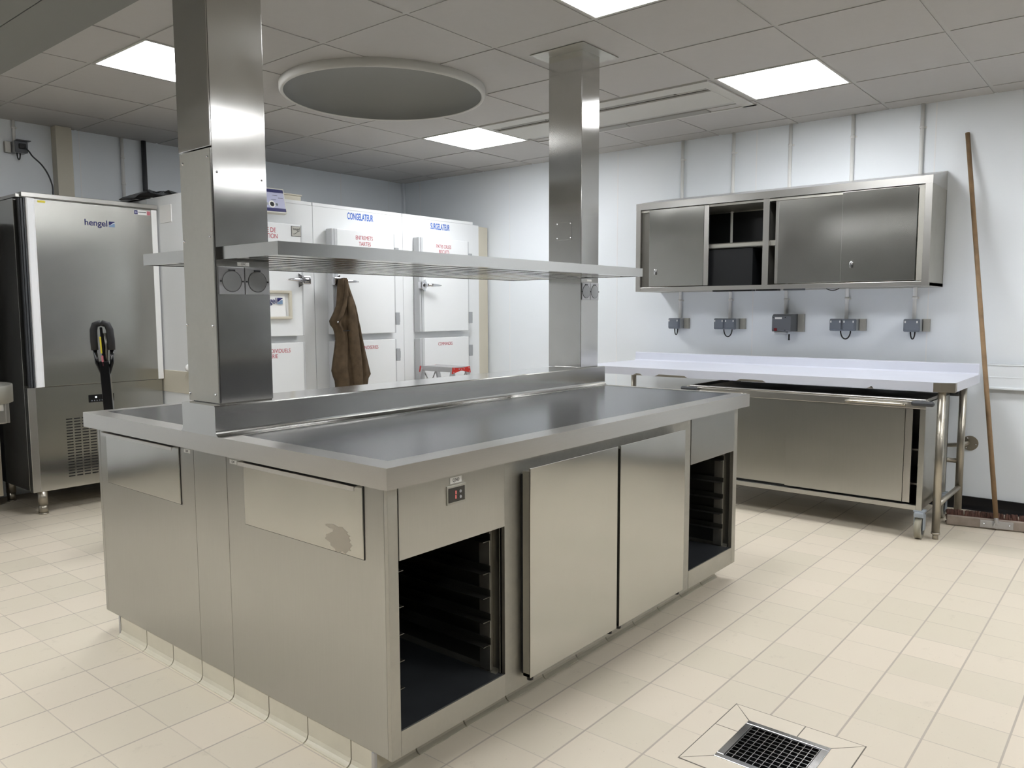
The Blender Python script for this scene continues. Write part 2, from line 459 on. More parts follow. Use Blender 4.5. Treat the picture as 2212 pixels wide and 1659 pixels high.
make_light(1, 1, 'square LED ceiling panel cut off by the top edge of the photo')
for (i, j) in LIGHTS_OUT:
    make_light(i, j, 'unseen square LED ceiling panel behind or beside the camera', 'ceiling lights outside the photo')

# ================================================================== LINEAR AIR DIFFUSER
ax0, ax1, ay0, ay1 = 4.402, 5.125, 2.150, 3.945
d = thing('air_diffuser', (4.76, 3.05, H), 'long white ceiling air unit with two dark slots', 'air diffuser')
b = MB().box(ax0, 4.520, ay0, ay1, H-0.008, H+0.02).box(4.600, 4.935, ay0+.07, ay1-.01, H-0.010, H+0.02, 0.002)
b.box(4.52, 4.60, ay0, 2.225, H-0.006, H+0.02).box(4.52, 4.60, 3.925, ay1, H-0.006, H+0.02)
b.box(4.6, ax1, ay0, 2.235, H-0.006, H+0.02).box(4.935, ax1, 3.935, ay1, H-0.006, H+0.02).box(5.098, ax1, ay0, ay1, H-0.006, H+0.02)
b.build('frame', 'ring_white', d)
MB().box(4.40, 5.12, ay0, ay1, H+0.05, H+0.06).box(4.5, 4.52, ay0, ay1, H, H+.05).box(4.6, 4.62, ay0, ay1, H, H+.05).box(4.92, 4.935, ay0, ay1, H+.012, H+.05).box(5.098, 5.11, ay0, ay1, H, H+.05).build('slot_back', 'black', d)
for y0, y1 in ((2.435, 2.93), (2.936, 3.43), (3.436, 3.845)):
    MB().prism([(4.523, H-0.008), (4.540, H-0.012), (4.590, H+0.008), (4.598, H+0.018), (4.523, H+0.018)], 1, y0, y1).build('air_blade', 'blade_grey', d)
MB().box(4.548, 4.556, 2.225, 3.925, H+0.0, H+0.01).box(4.570, 4.576, 2.225, 3.925, H+0.0, H+0.01).build('slat', 'ring_white', d)
for y0, y1 in ((2.455, 3.08), (3.086, 3.70)):
    MB().prism([(5.012, H+0.016), (5.022, H-0.004), (5.082, H-0.012), (5.096, H-0.008), (5.096, H+0.016)], 1, y0, y1).build('air_blade', 'blade_grey', d)
MB().box(4.940, 5.005, 2.24, 3.935, H+0.006, H+0.012).build('slat', 'blade_grey', d)

# ================================================================== WORK ISLAND
IX0, IX1, IY0, IY1 = 1.368, 3.592, 1.562, 3.322       # body
CX0, CX1, CY0, CY1, CZ0, CZ1 = 1.335, 3.642, 1.526, 3.368, 0.846, 0.905   # worktop
ZB = 0.080
isl = thing('work_island', (2.48, 2.45, 0), 'large stainless steel kitchen island with black inset worktops and raised centre spine', 'kitchen island')
def frame_ring(b, x0, x1, y0, y1, ix0, ix1, iy0, iy1, z0, z1, bev):
    pass
# worktop: a steel rim around two dark inset surfaces
IN1 = (1.407, 3.603, 1.602, 2.318); IN2 = (1.407, 3.603, 2.600, 3.318)
MB().slab([CX0, IN1[0], IN1[1], CX1], [CY0, IN1[2], IN1[3], IN2[2], IN2[3], CY1], {(1, 1), (1, 3)}, CZ0, CZ1, 0.004).build('worktop', 'steel_top', isl)
for q in (IN1, IN2):
    MB().box(q[0], q[1], q[2], q[3], CZ0, CZ1-0.0012).build('inset_surface', 'black_top', isl)
b = MB()
r = 0.018
ys = [(2.35-r+r*math.cos(a)*0+0, 0) for a in (0,)]
def cove(y, s):
    return [(y, CZ1+r)] + [(y+s*(r-r*math.cos(t)), CZ1+r-r*math.sin(t)) for t in [PI/2*k/6 for k in range(1, 7)]]
pr = [(2.353, 1.005-0.004), (2.357, 1.005), (2.559, 1.005), (2.563, 1.001)] + cove(2.563, 1) + [(2.563+r, CZ1-.01), (2.353-r, CZ1-.01)] + cove(2.353, -1)[::-1]
b.prism(pr, 0, CX0+.0004, CX1-.0004)
b.build('raised_spine', 'steel_spine', isl)
# end face towards the camera's left: three sheets with dark joints
b = MB().box(IX0, IX0+.022, IY0+.016, 2.351, ZB, CZ0, 0.001)
b.box(IX0, IX0+.022, 2.353, 2.561, ZB, CZ0, 0.001).box(IX0, IX0+.022, 2.563, IY1-.022, ZB, CZ0, 0.001)
b.build('end_panel', 'steel_panel', isl)
MB().box(IX0+.003, IX0+.02, IY0+.018, IY1-.03, ZB+.002, CZ0-.001).build('panel_backing', 'liner_dark', isl)
# corner post and front frame
b = MB().box(IX0-.001, 1.403, IY0, IY0+.0145, ZB, CZ0-.0005, 0.0012).box(1.4035, 1.848, IY0+.0003, IY0+.014, ZB, 0.153, 0.0)
b.build('front_frame', 'steel_dull', isl)
MB().box(3.552, IX1, IY0, IY0+.02, ZB, CZ0-.0005, 0.001).box(3.105, 3.5515, IY0+.0003, IY0+.014, ZB, 0.160, 0.0).build('front_frame', 'steel_dull', isl)
MB().box(1.849, 3.104, IY0+.001, IY0+.014, ZB, CZ0, 0.0).build('front_panel', 'galvanised', isl)
MB().box(IX1-.02, IX1, IY0+.02, IY1, ZB, CZ0, 0.001).box(IX0, IX1, IY1-.02, IY1, ZB, CZ0, 0.001).build('back_panel', 'steel_panel', isl)
MB().box(IX0+.02, IX1-.02, IY0+.02, IY1-.02, ZB, ZB+.01).build('bottom_panel', 'steel_dark', isl)
# compartments with runners
def compartment(x0, x1, z0, z1, fz0, fasc, zr):
    cy1 = 2.29
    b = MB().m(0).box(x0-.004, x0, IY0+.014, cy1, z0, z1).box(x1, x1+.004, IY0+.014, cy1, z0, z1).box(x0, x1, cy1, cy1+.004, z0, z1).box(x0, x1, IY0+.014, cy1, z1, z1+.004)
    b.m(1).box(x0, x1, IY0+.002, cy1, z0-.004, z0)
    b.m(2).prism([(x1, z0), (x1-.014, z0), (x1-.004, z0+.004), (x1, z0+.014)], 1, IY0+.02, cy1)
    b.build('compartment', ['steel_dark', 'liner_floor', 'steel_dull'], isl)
    for s, xs in ((1, x1), (-1, x0)):
        xa, xb = sorted((xs, xs-s*0.014))
        for yy in (1.604, 2.20):
            MB().box(xa, xb, yy, yy+.045, z0+.004, z1-.02, 0.001).build('runner_post', 'steel_dull', isl)
        for z in zr:
            xa2, xb2 = sorted((xs-s*0.014, xs-s*0.050))
            MB().box(xa2, xb2, 1.600, 2.235, z-.002, z, 0).box(min(xs-s*.014, xs-s*.017), max(xs-s*.014, xs-s*.017), 1.600, 2.235, z-.002, z+.020).build('tray_runner', 'steel_dark', isl)
compartment(1.404, 1.838, 0.156, 0.64, 0.153, None, (0.250, 0.330, 0.408, 0.487, 0.590))
compartment(3.112, 3.545, 0.163, 0.64, 0.16, None, (0.255, 0.330, 0.403, 0.483, 0.590))
for x0, x1, m_ in ((1.405, 1.8465, 'steel_panel'), (3.1065, 3.551, 'steel_panel')):
    o = MB().box(x0, x1, IY0-.002, IY0+.012, 0.636, 0.850, 0.001).build('fascia', m_, isl)
    if x0 < 2:
        fa = o
th = MB().box(1.588, 1.668, IY0-.005, IY0-.001, 0.752, 0.808, 0.001).build('thermostat', 'steel_dull', isl)
MB().box(1.594, 1.661, IY0-.0062, IY0-.004, 0.759, 0.801).build('display_window', 'black_gloss', th)
for zz in (0.787, 0.771): MB().cyl((1.642, IY0-.008, zz), (1.642, IY0-.006, zz), 0.0045, n=14).build('button', 'socket_light', th)
MB().box(1.6225, 1.6240, IY0-.0070, IY0-.0061, 0.781, 0.791).box(1.6220, 1.6235, IY0-.0070, IY0-.0061, 0.768, 0.778).build('digit', 'digit', th)
# doors on the front
for k, (x0, x1) in enumerate(((1.924, 2.444), (2.463, 2.972))):
    dr = MB().box(x0, x1, 1.519, 1.525, 0.124, 0.813, 0.0015).box(x0, x0+.012, 1.521, 1.550, 0.124, 0.802, 0.001).box(x0, x1, 1.521, 1.550, 0.124, 0.136, 0.001).box(x1-.012, x1, 1.521, 1.550, 0.124, 0.802, 0.001).build('door', 'steel_door', isl)
    MB().box(x0+.012, x1-.012, 1.524, 1.552, 0.136, 0.795, 0.002).build('door_core', 'steel_dull', dr)
    MB().box(x0+.004, x1-.004, 1.551, 1.561, 0.128, 0.790, 0.002).build('gasket', 'rubber', dr)
    for hx in (x0+.022, x1-.022):
        MB().cyl((hx, 1.538, 0.108), (hx, 1.538, 0.126), 0.011, n=14).build('hinge_pin', 'black', dr)
# flush pull-out fronts on the end face
for k, (y0, y1) in enumerate(((1.660, 2.246), (2.657, 3.236))):
    fr = MB().box(IX0-.004, IX0+.003, y0, y1, 0.629, 0.838, 0.0015).build('drawer_front', 'steel_door', isl)
    MB().prism([(IX0-.004, 0.838), (IX0-.022, 0.8355), (IX0-.0235, 0.834), (IX0-.0235, 0.8225), (IX0-.022, 0.8225), (IX0-.022, 0.832), (IX0-.004, 0.835)], 1, y0+.012, y1-.001).build('handle', 'steel_top', fr)
    MB().box(IX0-.0022, IX0-.0004, y0-.002, y1+.002, 0.6275, 0.8445).build('painted_gap_shade', 'black', fr)  # black sheet painting in the shade of the grip recess
# hand smear on the nearer pull-out front is wear of the sheet: a dull stain
st = MB()
for (cy, cz, ry, rz_) in ((1.775, 0.665, .05, .022), (1.757, 0.685, .035, .018), (1.735, 0.660, .022, .026), (1.795, 0.700, .03, .006), (1.765, 0.645, .030, .014)):
    kk_ = len(st.bm.faces)*.00006
    n = 18; vs = [st.bm.verts.new((IX0-.0042-kk_, cy+ry*math.cos(2*PI*q/n)*(1+.25*math.sin(3*q)), cz+rz_*math.sin(2*PI*q/n)*(1+.2*math.cos(5*q)))) for q in range(n)]
    st._tag([st.bm.faces.new(vs)])
steel('smear', (182, 177, 167), 0.44, smudge=0.05, scale=60)
st.build('smear', 'smear', isl, label='dull hand smear on the nearer end drawer front')
# small plates
def plate(x, y, z, w, h, s, facing, parent, m='label_white'):
    if facing == '-x': o = MB().box(x-.0015, x, y-w/2, y+w/2, z-h/2, z+h/2).build('label_plate', m, parent); text('lettering', s, h*0.80, (x-.0018, y, z), '-x', o, 'ink', 0.75, extr=0.0001)
    else: o = MB().box(x-w/2, x+w/2, y-.0015, y, z-h/2, z+h/2).build('label_plate', m, parent); text('lettering', s, h*0.80, (x, y-.0018, z), '-y', o, 'ink', 0.75, extr=0.0001)
plate(IX0, 2.603, 0.826, 0.042, 0.013, 'Q34E', '-x', isl)
plate(IX0, 2.308, 0.823, 0.042, 0.013, 'Q34F', '-x', isl)
plate(1.627, IY0-.002, 0.822, 0.048, 0.018, 'Q34D', '-y', isl)
# tiled cove plinth
b = MB()
def pl_prof(o, s):
    return [(o+s*.02, 0.0795), (o, 0.0795), (o, 0.022), (o-s*.004, 0.010), (o-s*.011, 0.004), (o-s*.017, 0.0022), (o-s*.017, 0.0), (o+s*.02, 0.0)]
seams = [1.742+0.2062*k for k in range(0, 8)]
edges = [1.640]+seams[:-1]+[3.205]
for a, c in zip(edges, edges[1:]):
    b.prism(pl_prof(1.3705, 1), 1, a+.0024, c-.0024)
    b.prism(pl_prof(3.545, -1), 1, a+.0024, c-.0024)
sx = [1.739-0.2062+0.0+0.2062*k for k in range(0, 11)]
ex = [1.3705]+[v for v in sx if 1.40 < v < 3.52]+[3.545]
for a, c in zip(ex, ex[1:]):
    pf = [(yv, zv) for (yv, zv) in pl_prof(1.645, 1)]
    b.prism(pf, 0, a+.0024, c-.0024)
    b.prism([(yv, zv) for (yv, zv) in pl_prof(3.205, -1)], 0, a+.0024, c-.0024)
b.build('tiled_plinth', 'plinth_tile', isl)
MB().box(1.373, 3.543, 1.648, 3.203, 0.0, 0.0785).build('plinth_core', 'grout', isl)
for (x, y) in ((1.366, 1.636), (1.366, 3.199)): MB().box(x, x+.012, y, y+.012, 0.0, 0.079, .002).build('corner_profile', 'aluminium', isl)

# ================================================================== SERVICE COLUMNS
def socket(p, x0, x1, z0, z1, y):
    xc, zc = (x0+x1)/2, (z0+z1)/2-.002
    s = MB().box(x0, x1, y-.005, y, z0, z1, 0.001).build('wall_socket', 'aluminium', p)
    k = 0.034
    MB().lathe((xc, y-.005, zc), [(0.0, 0.002), (0.0325, 0.002), (0.0335, 0.001), (0.0335, 0)], axis=(0, -1, 0), n=32)._flat().build('socket_lid', 'socket_light', s)
    MB().lathe((xc, y-.005, zc), [(0.0343, 0), (0.0343, 0.0008), (0.0354, 0.0008), (0.0354, 0)], axis=(0, -1, 0), n=32).box(xc-.012, xc+.012, y-.0085, y-.005, zc+.034, zc+.039, .001).build('lid_rim', 'bumper_grey', s)
    MB().cyl((xc-.040, y-.0065, zc), (xc-.040, y-.005, zc), 0.003, n=10).cyl((xc+.040, y-.0065, zc), (xc+.040, y-.005, zc), 0.003, n=10).build('screw', 'ink', s)
def screw_at(p, pos, axis, r=0.005):
    a = Vector(axis); q = Vector(pos)
    MB().lathe(q, [(r, 0), (r*.9, r*.5), (r*.5, r*.85), (0, r)], axis=axis, n=12).build('screw', 'chrome', p)
c1 = thing('service_column', (1.475, 2.487, 1.005), 'near stainless steel square column with screwed cover plate and two sockets', 'steel column')
b = MB().box(1.375, 1.573, 2.387, 2.587, 1.005, 1.835, 0.002).box(1.3725, 1.573, 2.387, 2.587, 1.838, H-.001, 0.002)
b.build('shaft', 'steel_v', c1)
MB().box(1.3735, 1.376, 2.392, 2.583, 1.008, 1.834, 0.0008).build('cover_plate', 'steel_dull', c1)
MB().box(1.378, 1.574, 2.3845, 2.387, 1.008, 2.62, 0.0008).build('face_plate', 'steel_v', c1)
for (yy, zz) in ((2.562, 1.80), (2.405, 1.805), (2.572, 1.545), (2.408, 1.55), (2.575, 1.265), (2.41, 1.262), (2.575, 1.03), (2.41, 1.035)):
    screw_at(c1, (1.3736, yy, zz), (-1, 0, 0))
for (xx, zz) in ((1.556, 1.751), (1.393, 1.758)): screw_at(c1, (xx, 2.3846, zz), (0, -1, 0), 0.004)
socket(c1, 1.383, 1.475, 1.366, 1.456, 2.3845); socket(c1, 1.478, 1.569, 1.366, 1.456, 2.3845)
plate(1.475, 2.3845, 1.4665, 0.044, 0.012, 'Q35C', '-y', c1)
c2 = thing('service_column', (3.54, 2.49, 1.005), 'far stainless steel square column with small screwed hatch, standing at the island end', 'steel column')
MB().box(3.458, 3.622, 2.387, 2.600, 1.005, H-.001, 0.002).build('shaft', 'steel_v', c2)
b = MB().box(3.370, 3.700, 2.320, 2.660, H-.006, H-.002, 0.001)
b.build('ceiling_collar', 'steel_dull', c2)
hp = MB().box(3.4565, 3.458, 2.448, 2.552, 1.683, 1.776, 0.0006).build('hatch', 'steel_v', c2)
for (yy, zz) in ((2.457, 1.692), (2.543, 1.692), (2.457, 1.768), (2.543, 1.768)): screw_at(hp, (3.4564, yy, zz), (-1, 0, 0), 0.004)
socket(c2, 3.462, 3.537, 1.365, 1.456, 2.387); socket(c2, 3.541, 3.617, 1.365, 1.456, 2.387)
MB().box(3.515, 3.555, 2.3855, 2.387, 1.4625, 1.4735).build('label_plate', 'label_white', c2)

# ================================================================== OVERHEAD SHELF
sh = thing('overhead_shelf', (2.48, 2.49, 1.479), 'long stainless overhead shelf with slatted underside running between the two columns', 'shelf')
SX0, SX1, SY0, SY1, SZ0, SZ1 = 1.392, 3.532, 2.060, 2.910, 1.479, 1.520
b = MB()
t = 0.002
b.slab([SX0, SX0+.012, SX1-.012, SX1], [SY0, SY0+.012, SY1-.012, SY1], {(1, 1)}, SZ0, SZ1, 0.003)
b.build('frame', 'steel_v', sh)
MB().box(1.5735, 1.585, SY0+.013, SY1-.013, SZ0+.022, SZ1-.002).build('cross_bar', 'steel_top', sh)
MB().box(3.446, 3.4575, SY0+.013, SY1-.013, SZ0+.022, SZ1-.002).build('cross_bar', 'steel_top', sh)
for k in range(9):
    yc = SY0+.062+0.0908*k
    a0, a1 = (SX0+.0125, SX1-.0125)
    if yc+.035 > 2.384 and yc-.035 < 2.604: a0, a1 = 1.574, 3.457
    pf = [(yc-.036, SZ1-.004), (yc-.036, SZ0+.009), (yc-.034, SZ0+.0045), (yc-.029, SZ0+.002), (yc+.029, SZ0+.002), (yc+.034, SZ0+.0045), (yc+.036, SZ0+.009), (yc+.036, SZ1-.004)]
    MB().prism(pf, 0, a0, a1).build('slat', 'steel_slat', sh)

# ================================================================== COLD ROOM
cr = thing('cold_room', (4.2, 5.7, 0), 'white walk-in cold room block with lettered doors in front of the back wall', 'cold room')
FY = 5.10
b = MB().box(2.766, 3.760, FY, 6.26, 0.0, 2.115).box(3.765, 4.689, FY, 6.26, 0, 2.115).box(4.692, 5.668, FY, 6.26, 0, 2.115)
b.build('body', 'cold_white', cr)
MB().box(5.672, 5.800, FY+.004, 6.25, 0, 2.105).build('filler_panel', 'beige', cr)
for (x0, x1) in ((2.770, 3.758), (3.768, 4.688), (4.694, 5.59)):
    MB().box(x0, x1, FY+.002, FY+.05, 2.1165, 2.142, 0.002).build('top_strip', 'cold_white', cr)
b = MB().box(2.760, 2.7675, 5.12, 6.26, 0.739, 0.895, 0.003)
b.build('bumper_rail', 'beige', cr)
MB().lathe((2.760, 5.175, 0.922), [(0.028, 0), (0.028, 0.006), (0.022, 0.018), (0.012, 0.025), (0, 0.027)], axis=(-1, 0, 0), n=24).build('release_knob', 'white', cr)
MB().box(2.764, 2.7665, 5.69, 5.694, 0.9, 2.115).build('panel_joint', 'grey_profile', cr)
MB().box(2.763, 2.7665, 5.34, 5.50, 1.93, 2.05, 0.001).build('side_plate', 'white', cr)
def fridge_door(x0, x1, z0, z1, handle, hinge, hz=None):
    yf = 5.017
    dd = MB().box(x0+.050, x1-.012, yf, FY-.012, z0, z1, 0.004).build('door', 'cold_white', cr)
    # grey aluminium edging, vertical sides
    if handle == 'L':
        MB().box(x0, x0+.022, yf+.002, FY-.010, z0, z1, .004).box(x0+.024, x0+.049, yf+.0005, FY-.010, z0, z1, .002).build('edge_profile', 'grey_profile', dd)
        MB().box(x1-.012, x1+.002, yf+.002, FY-.010, z0, z1, .002).build('edge_profile', 'grey_profile', dd)
    else:
        MB().box(x1-.012, x1+.004, yf+.002, FY-.010, z0, z1, .003).build('edge_profile', 'grey_profile', dd)
        MB().box(x0+.02, x0+.050, yf+.002, FY-.010, z0, z1, .003).build('edge_profile', 'grey_profile', dd)
    MB().box(x0+.01, x1-.006, FY-.013, FY+.0, z0+.008, z1-.004).build('door_gasket', 'grey_profile', dd)
    if hz is not None:
        s = 1 if handle == 'L' else -1
        xh = x0+.012 if handle == 'L' else x1+.004
        h = MB().box(xh-.032, xh+.040, yf-.042, yf+.002, hz-.030, hz+.034, 0.010).box(xh+s*.015-.012, xh+s*.015+.030, yf-.060, yf-.02, hz-.016, hz+.016, 0.008)
        h.prism([(xh+s*.050, hz-.052), (xh+s*.052, hz+.052), (xh+s*.0, hz+.026), (xh+s*.0, hz-.026)], 1, yf-.010, yf-.004)
        h.tube([(xh+s*.03, yf-.045, hz), (xh+s*.09, yf-.060, hz+.002), (xh+s*.155, yf-.066, hz+.001), (xh+s*.190, yf-.066, hz)], [0.016, 0.014, 0.010, 0.004], n=10)
        h.build('handle', 'chrome', dd)
    for z in hinge:
        hxp = x1+.004 if handle == 'L' else x0-.004
        MB().box(hxp-.012, hxp+.030, yf-.012, yf+.05, z-.052, z+.052, 0.004).box(hxp+.02, hxp+.044, yf+.0, yf+.06, z-.030, z+.030, 0.004).build('hinge', 'socket_light', dd)
    return dd
dA = fridge_door(2.930, 3.602, 1.126, 1.950, 'R', (1.78,), 1.540)
dB = fridge_door(3.878, 4.528, 1.126, 1.950, 'L', (1.785, 1.245), 1.540)
dC = fridge_door(4.806, 5.440, 1.126, 1.946, 'L', (1.785, 1.245), 1.531)
dA2 = fridge_door(2.930, 3.602, 0.22, 1.076, 'R', (0.94, 0.36), 0.45)
dB2 = fridge_door(3.878, 4.528, 0.22, 1.073, 'L', (0.94, 0.36), 0.45)
dC2 = fridge_door(4.806, 5.440, 0.22, 1.069, 'L', (0.94, 0.36), 0.45)
yt = 5.0165
text('lettering', 'CHAMBRE DE', .048, (3.378, yt, 1.895), '-y', dA, 'red_letter', 0.80, 'RIGHT')
text('lettering', 'FERMENTATION', .048, (3.393, yt, 1.852), '-y', dA, 'red_letter', 0.80, 'RIGHT')
text('lettering', 'ENTREMETS', .045, (4.200, yt, 1.893), '-y', dB, 'red_letter', 0.74)
text('lettering', 'TARTES', .045, (4.205, yt, 1.845), '-y', dB, 'red_letter', 0.80)
text('lettering', 'PATES CRUES', .045, (5.110, yt, 1.878), '-y', dC, 'red_letter', 0.70)
text('lettering', 'BISCUITS', .045, (5.112, yt, 1.832), '-y', dC, 'red_letter', 0.74)
text('lettering', 'INDIVIDUELS', .042, (3.473, yt, 1.018), '-y', dA2, 'red_letter', 0.85, 'RIGHT')
text('lettering', 'PATISSERIE', .042, (3.363, yt, 0.980), '-y', dA2, 'red_letter', 0.85, 'RIGHT')
text('lettering', 'VIENNOISERIES', .040, (4.326, yt, 1.012), '-y', dB2, 'red_letter', 0.80, 'RIGHT')
text('lettering', 'COMMANDES', .040, (5.118, yt, 1.012), '-y', dC2, 'red_letter', 0.74)
text('lettering', 'CONGELATEUR', .075, (4.232, FY-.0008, 2.067), '-y', cr, 'blue_letter', 0.50, bold=0.0014)
text('lettering', 'SURGELATEUR', .075, (5.150, FY-.0008, 2.060), '-y', cr, 'blue_letter', 0.49, bold=0.0014)
# maker's square badge and the recessed console on the first door
bd = MB().box(3.508, 3.592, yt-.003, yt+.001, 1.862, 1.938, 0.002).build('badge', 'ink', dA)
MB().box(3.511, 3.589, yt-.0036, yt-.0028, 1.865, 1.935).build('badge_face', 'steel_dull', dA)
text('lettering', 'hengel', .026, (3.550, yt-.0040, 1.917), '-y', dA, 'ink', 0.9)
b = MB(); pts = [(3.525, 1.880), (3.540, 1.882), (3.552, 1.890), (3.563, 1.900), (3.578, 1.903)]
b.tube([(p[0], yt-.004, p[1]) for p in pts], 0.0018, n=6); b.build('emblem', 'ink', dA)
cx0, cx1, cz0, cz1 = 3.15, 3.487, 1.252, 1.462
b = MB().box(cx0, cx1, yt-.02, yt+.001, cz1-.022, cz1, .005).box(cx0, cx1, yt-.02, yt+.001, cz0, cz0+.02, .005).box(cx0, cx0+.022, yt-.02, yt+.001, cz0+.015, cz1-.015, .004).box(cx1-.022, cx1, yt-.02, yt+.001, cz0+.015, cz1-.015, .004)
b.build('console_frame', 'beige', dA)
b = MB().prism([(yt-.002, cz1-.02), (yt-.018, cz0+.02), (yt-.0, cz0+.02), (yt, cz1-.02)], 0, cx0+.02, cx1-.055)
co = b.build('console_panel', 'white', dA)
text('lettering', 'hengel', .060, (3.355, yt-.0165, 1.385), '-y', co, 'navy', 0.9, 'RIGHT', bold=0.0007)
def badge(p, x0, x1, z0, z1, y):
    MB().box(x0, x1, y-.0006, y, z0, z1).build('emblem', 'navy', p)
    b = MB(); n = 8
    top = [(x0+(x1-x0)*k/n, z0+(z1-z0)*(0.30+0.42/(1+math.exp(-7*(k/n-.5))))) for k in range(n+1)]
    b.prism([(x0, z0)]+top+[(x1, z0)], 1, y-.0010, y-.0005).build('emblem', 'logo_light', p)
    b = MB()
    lo = [(x0+(x1-x0)*k/n, z0+(z1-z0)*(0.30+0.42/(1+math.exp(-7*(k/n-.5)))+.00)) for k in range(n+1)]
    hi = [(a, c+(z1-z0)*(0.02+0.10*k/n)) for k, (a, c) in enumerate(lo)]
    b.prism(lo+hi[::-1], 1, y-.0014, y-.0009).build('emblem', 'white', p)
badge(co, 3.360, 3.405, 1.362, 1.408, yt-.0165)
# tilted control screen fixed above the first door
cs = MB()
A = Vector((3.29, 5.02, 2.10)); 
axx = Vector((1, 0.0, 0)); azz = Vector((-0.02, 0.22, 1)).normalized(); ayy = azz.cross(axx).normalized()
axx = ayy.cross(azz).normalized()
cs.obox(A, axx, ayy, azz, 0.165, 0.022, 0.092, 0.004)
cso = cs.build('control_screen', 'cold_cream', cr)
def on_screen(u0, u1, v0, v1, m, k=0.0):
    c_ = A - ayy*(0.0225+k) + axx*((u0+u1)/2) + azz*((v0+v1)/2)
    # face that looks to the room
    MB().obox(c_, axx, ayy, azz, (u1-u0)/2, 0.0008, (v1-v0)/2).build('screen_graphic', m, cso)
sg = -1 if ayy.y > 0 else 1
if ayy.y < 0: ayy = -ayy
on_screen(-.155, .155, -.082, .082, 'screen_face')
on_screen(-.155, .155, .058, .082, 'navy', .001); on_screen(-.155, .155, -.082, -.058, 'navy', .001)
for u0, u1, v0, v1 in ((.06, .10, .035, .037), (.045, .085, .003, .005), (.105, .145, .018, .021), (-.12, -.02, .045, .0465)): on_screen(u0, u1, v0, v1, 'ink', .001)
def disc_on(u, v, r0, m, k):
    c_ = A - ayy*(0.0225+k) + axx*u + azz*v
    MB().cyl(c_, c_-ayy*0.001, r0, n=24).build('screen_graphic', m, cso)
disc_on(.045, -.030, .026, 'white', .001); disc_on(.045, -.030, .017, 'black', .002); disc_on(.085, -.030, .010, 'socket_grey', .001); disc_on(.005, -.030, .010, 'socket_light', .001)
disc_on(-.01, .018, .02, 'white', .001)
MB().box(3.15, 3.40, 5.05, 5.12, 2.03, 2.15, .003).build('screen_mount', 'cold_cream', cso)
# small beige box lying on the roof
MB().box(3.38, 3.705, 5.16, 5.34, 2.1160, 2.185, .004).box(3.375, 3.712, 5.155, 5.345, 2.185, 2.196, .002).build('junction_box', 'beige', origin=(3.54, 5.25, 2.116), label='small beige junction box lying on the cold room roof', cat='box')
# black plastic bag on the roof
b = MB(); n = 20; rings = []
prof = [(0.0, 0.085), (0.10, 0.082), (0.20, 0.062), (0.27, 0.030), (0.30, 0.003)]
C0 = Vector((3.00, 5.90, 2.1165)); vs = []
for (r_, h) in prof:
    vs.append([b.bm.verts.new(C0+Vector((r_*math.cos(2*PI*i/n)*1.05*(1+.10*math.sin(3.1*i+9*r_)), r_*math.sin(2*PI*i/n)*.75, max(.002, h*(1+.25*math.sin(5*i+20*r_)))))) for i in range(n)])
for p, q in zip(vs, vs[1:]):
    b._tag([b.bm.faces.new((p[i], p[(i+1) % n], q[(i+1) % n], q[i])) for i in range(n)], True)
b._tag([b.bm.faces.new(vs[-1])])
b.build('plastic_bag', 'black_gloss', origin=C0, label='crumpled black plastic bag lying on the cold room roof', cat='bag')

# ================================================================== JACKET ON THE HANDLE
outl = [(1.560, 3.893, 3.925), (1.540, 3.880, 3.934), (1.48, 3.868, 3.955), (1.40, 3.856, 3.990), (1.35, 3.845, 4.010), (1.29, 3.812, 4.026), (1.235, 3.775, 4.042), (1.205, 3.782, 4.050),
        (1.178, 3.808, 4.056), (1.139, 3.822, 4.063), (1.08, 3.830, 4.078), (1.00, 3.815, 4.094), (0.90, 3.798, 4.117), (0.85, 3.790, 4.128), (0.802, 3.806, 4.140), (0.77, 3.822, 4.115), (0.73, 3.828, 4.106), (0.66, 3.832, 4.100), (0.60, 3.840, 4.095)]
b = MB(); NU = 26
def ydepth(u, z):
    w = min(1.0, (1.56-z)/0.25)
    return 4.905 - (0.030*math.sin(PI*u))*w + w*(0.011*math.sin(u*17+z*2.0)+0.006*math.sin(u*33-z*5))
F = []; B = []
for (z, xl, xr) in outl:
    F.append([b.bm.verts.new((xl+(xr-xl)*k/NU, ydepth(k/NU, z), z+0.006*math.sin(k*1.3))) for k in range(NU+1)])
    B.append([b.bm.verts.new((xl+(xr-xl)*k/NU, 4.955+0.012*math.sin(k*.8+z*4), z)) for k in range(NU+1)])
fs = []
for i in range(len(outl)-1):
    for k in range(NU):
        fs.append(b.bm.faces.new((F[i][k], F[i][k+1], F[i+1][k+1], F[i+1][k])))
        fs.append(b.bm.faces.new((B[i][k+1], B[i][k], B[i+1][k], B[i+1][k+1])))
    fs.append(b.bm.faces.new((B[i][0], F[i][0], F[i+1][0], B[i+1][0])))
    fs.append(b.bm.faces.new((F[i][NU], B[i][NU], B[i+1][NU], F[i+1][NU])))
for k in range(NU):
    fs.append(b.bm.faces.new((B[0][k], B[0][k+1], F[0][k+1], F[0][k]))); fs.append(b.bm.faces.new((F[-1][k], F[-1][k+1], B[-1][k+1], B[-1][k])))
b._tag(fs, True)
jk = thing('jacket', (3.96, 4.93, 0.60), 'brown suede jacket hanging from a cold room door handle', 'jacket')
jb = b.build('garment_body', 'suede', jk)
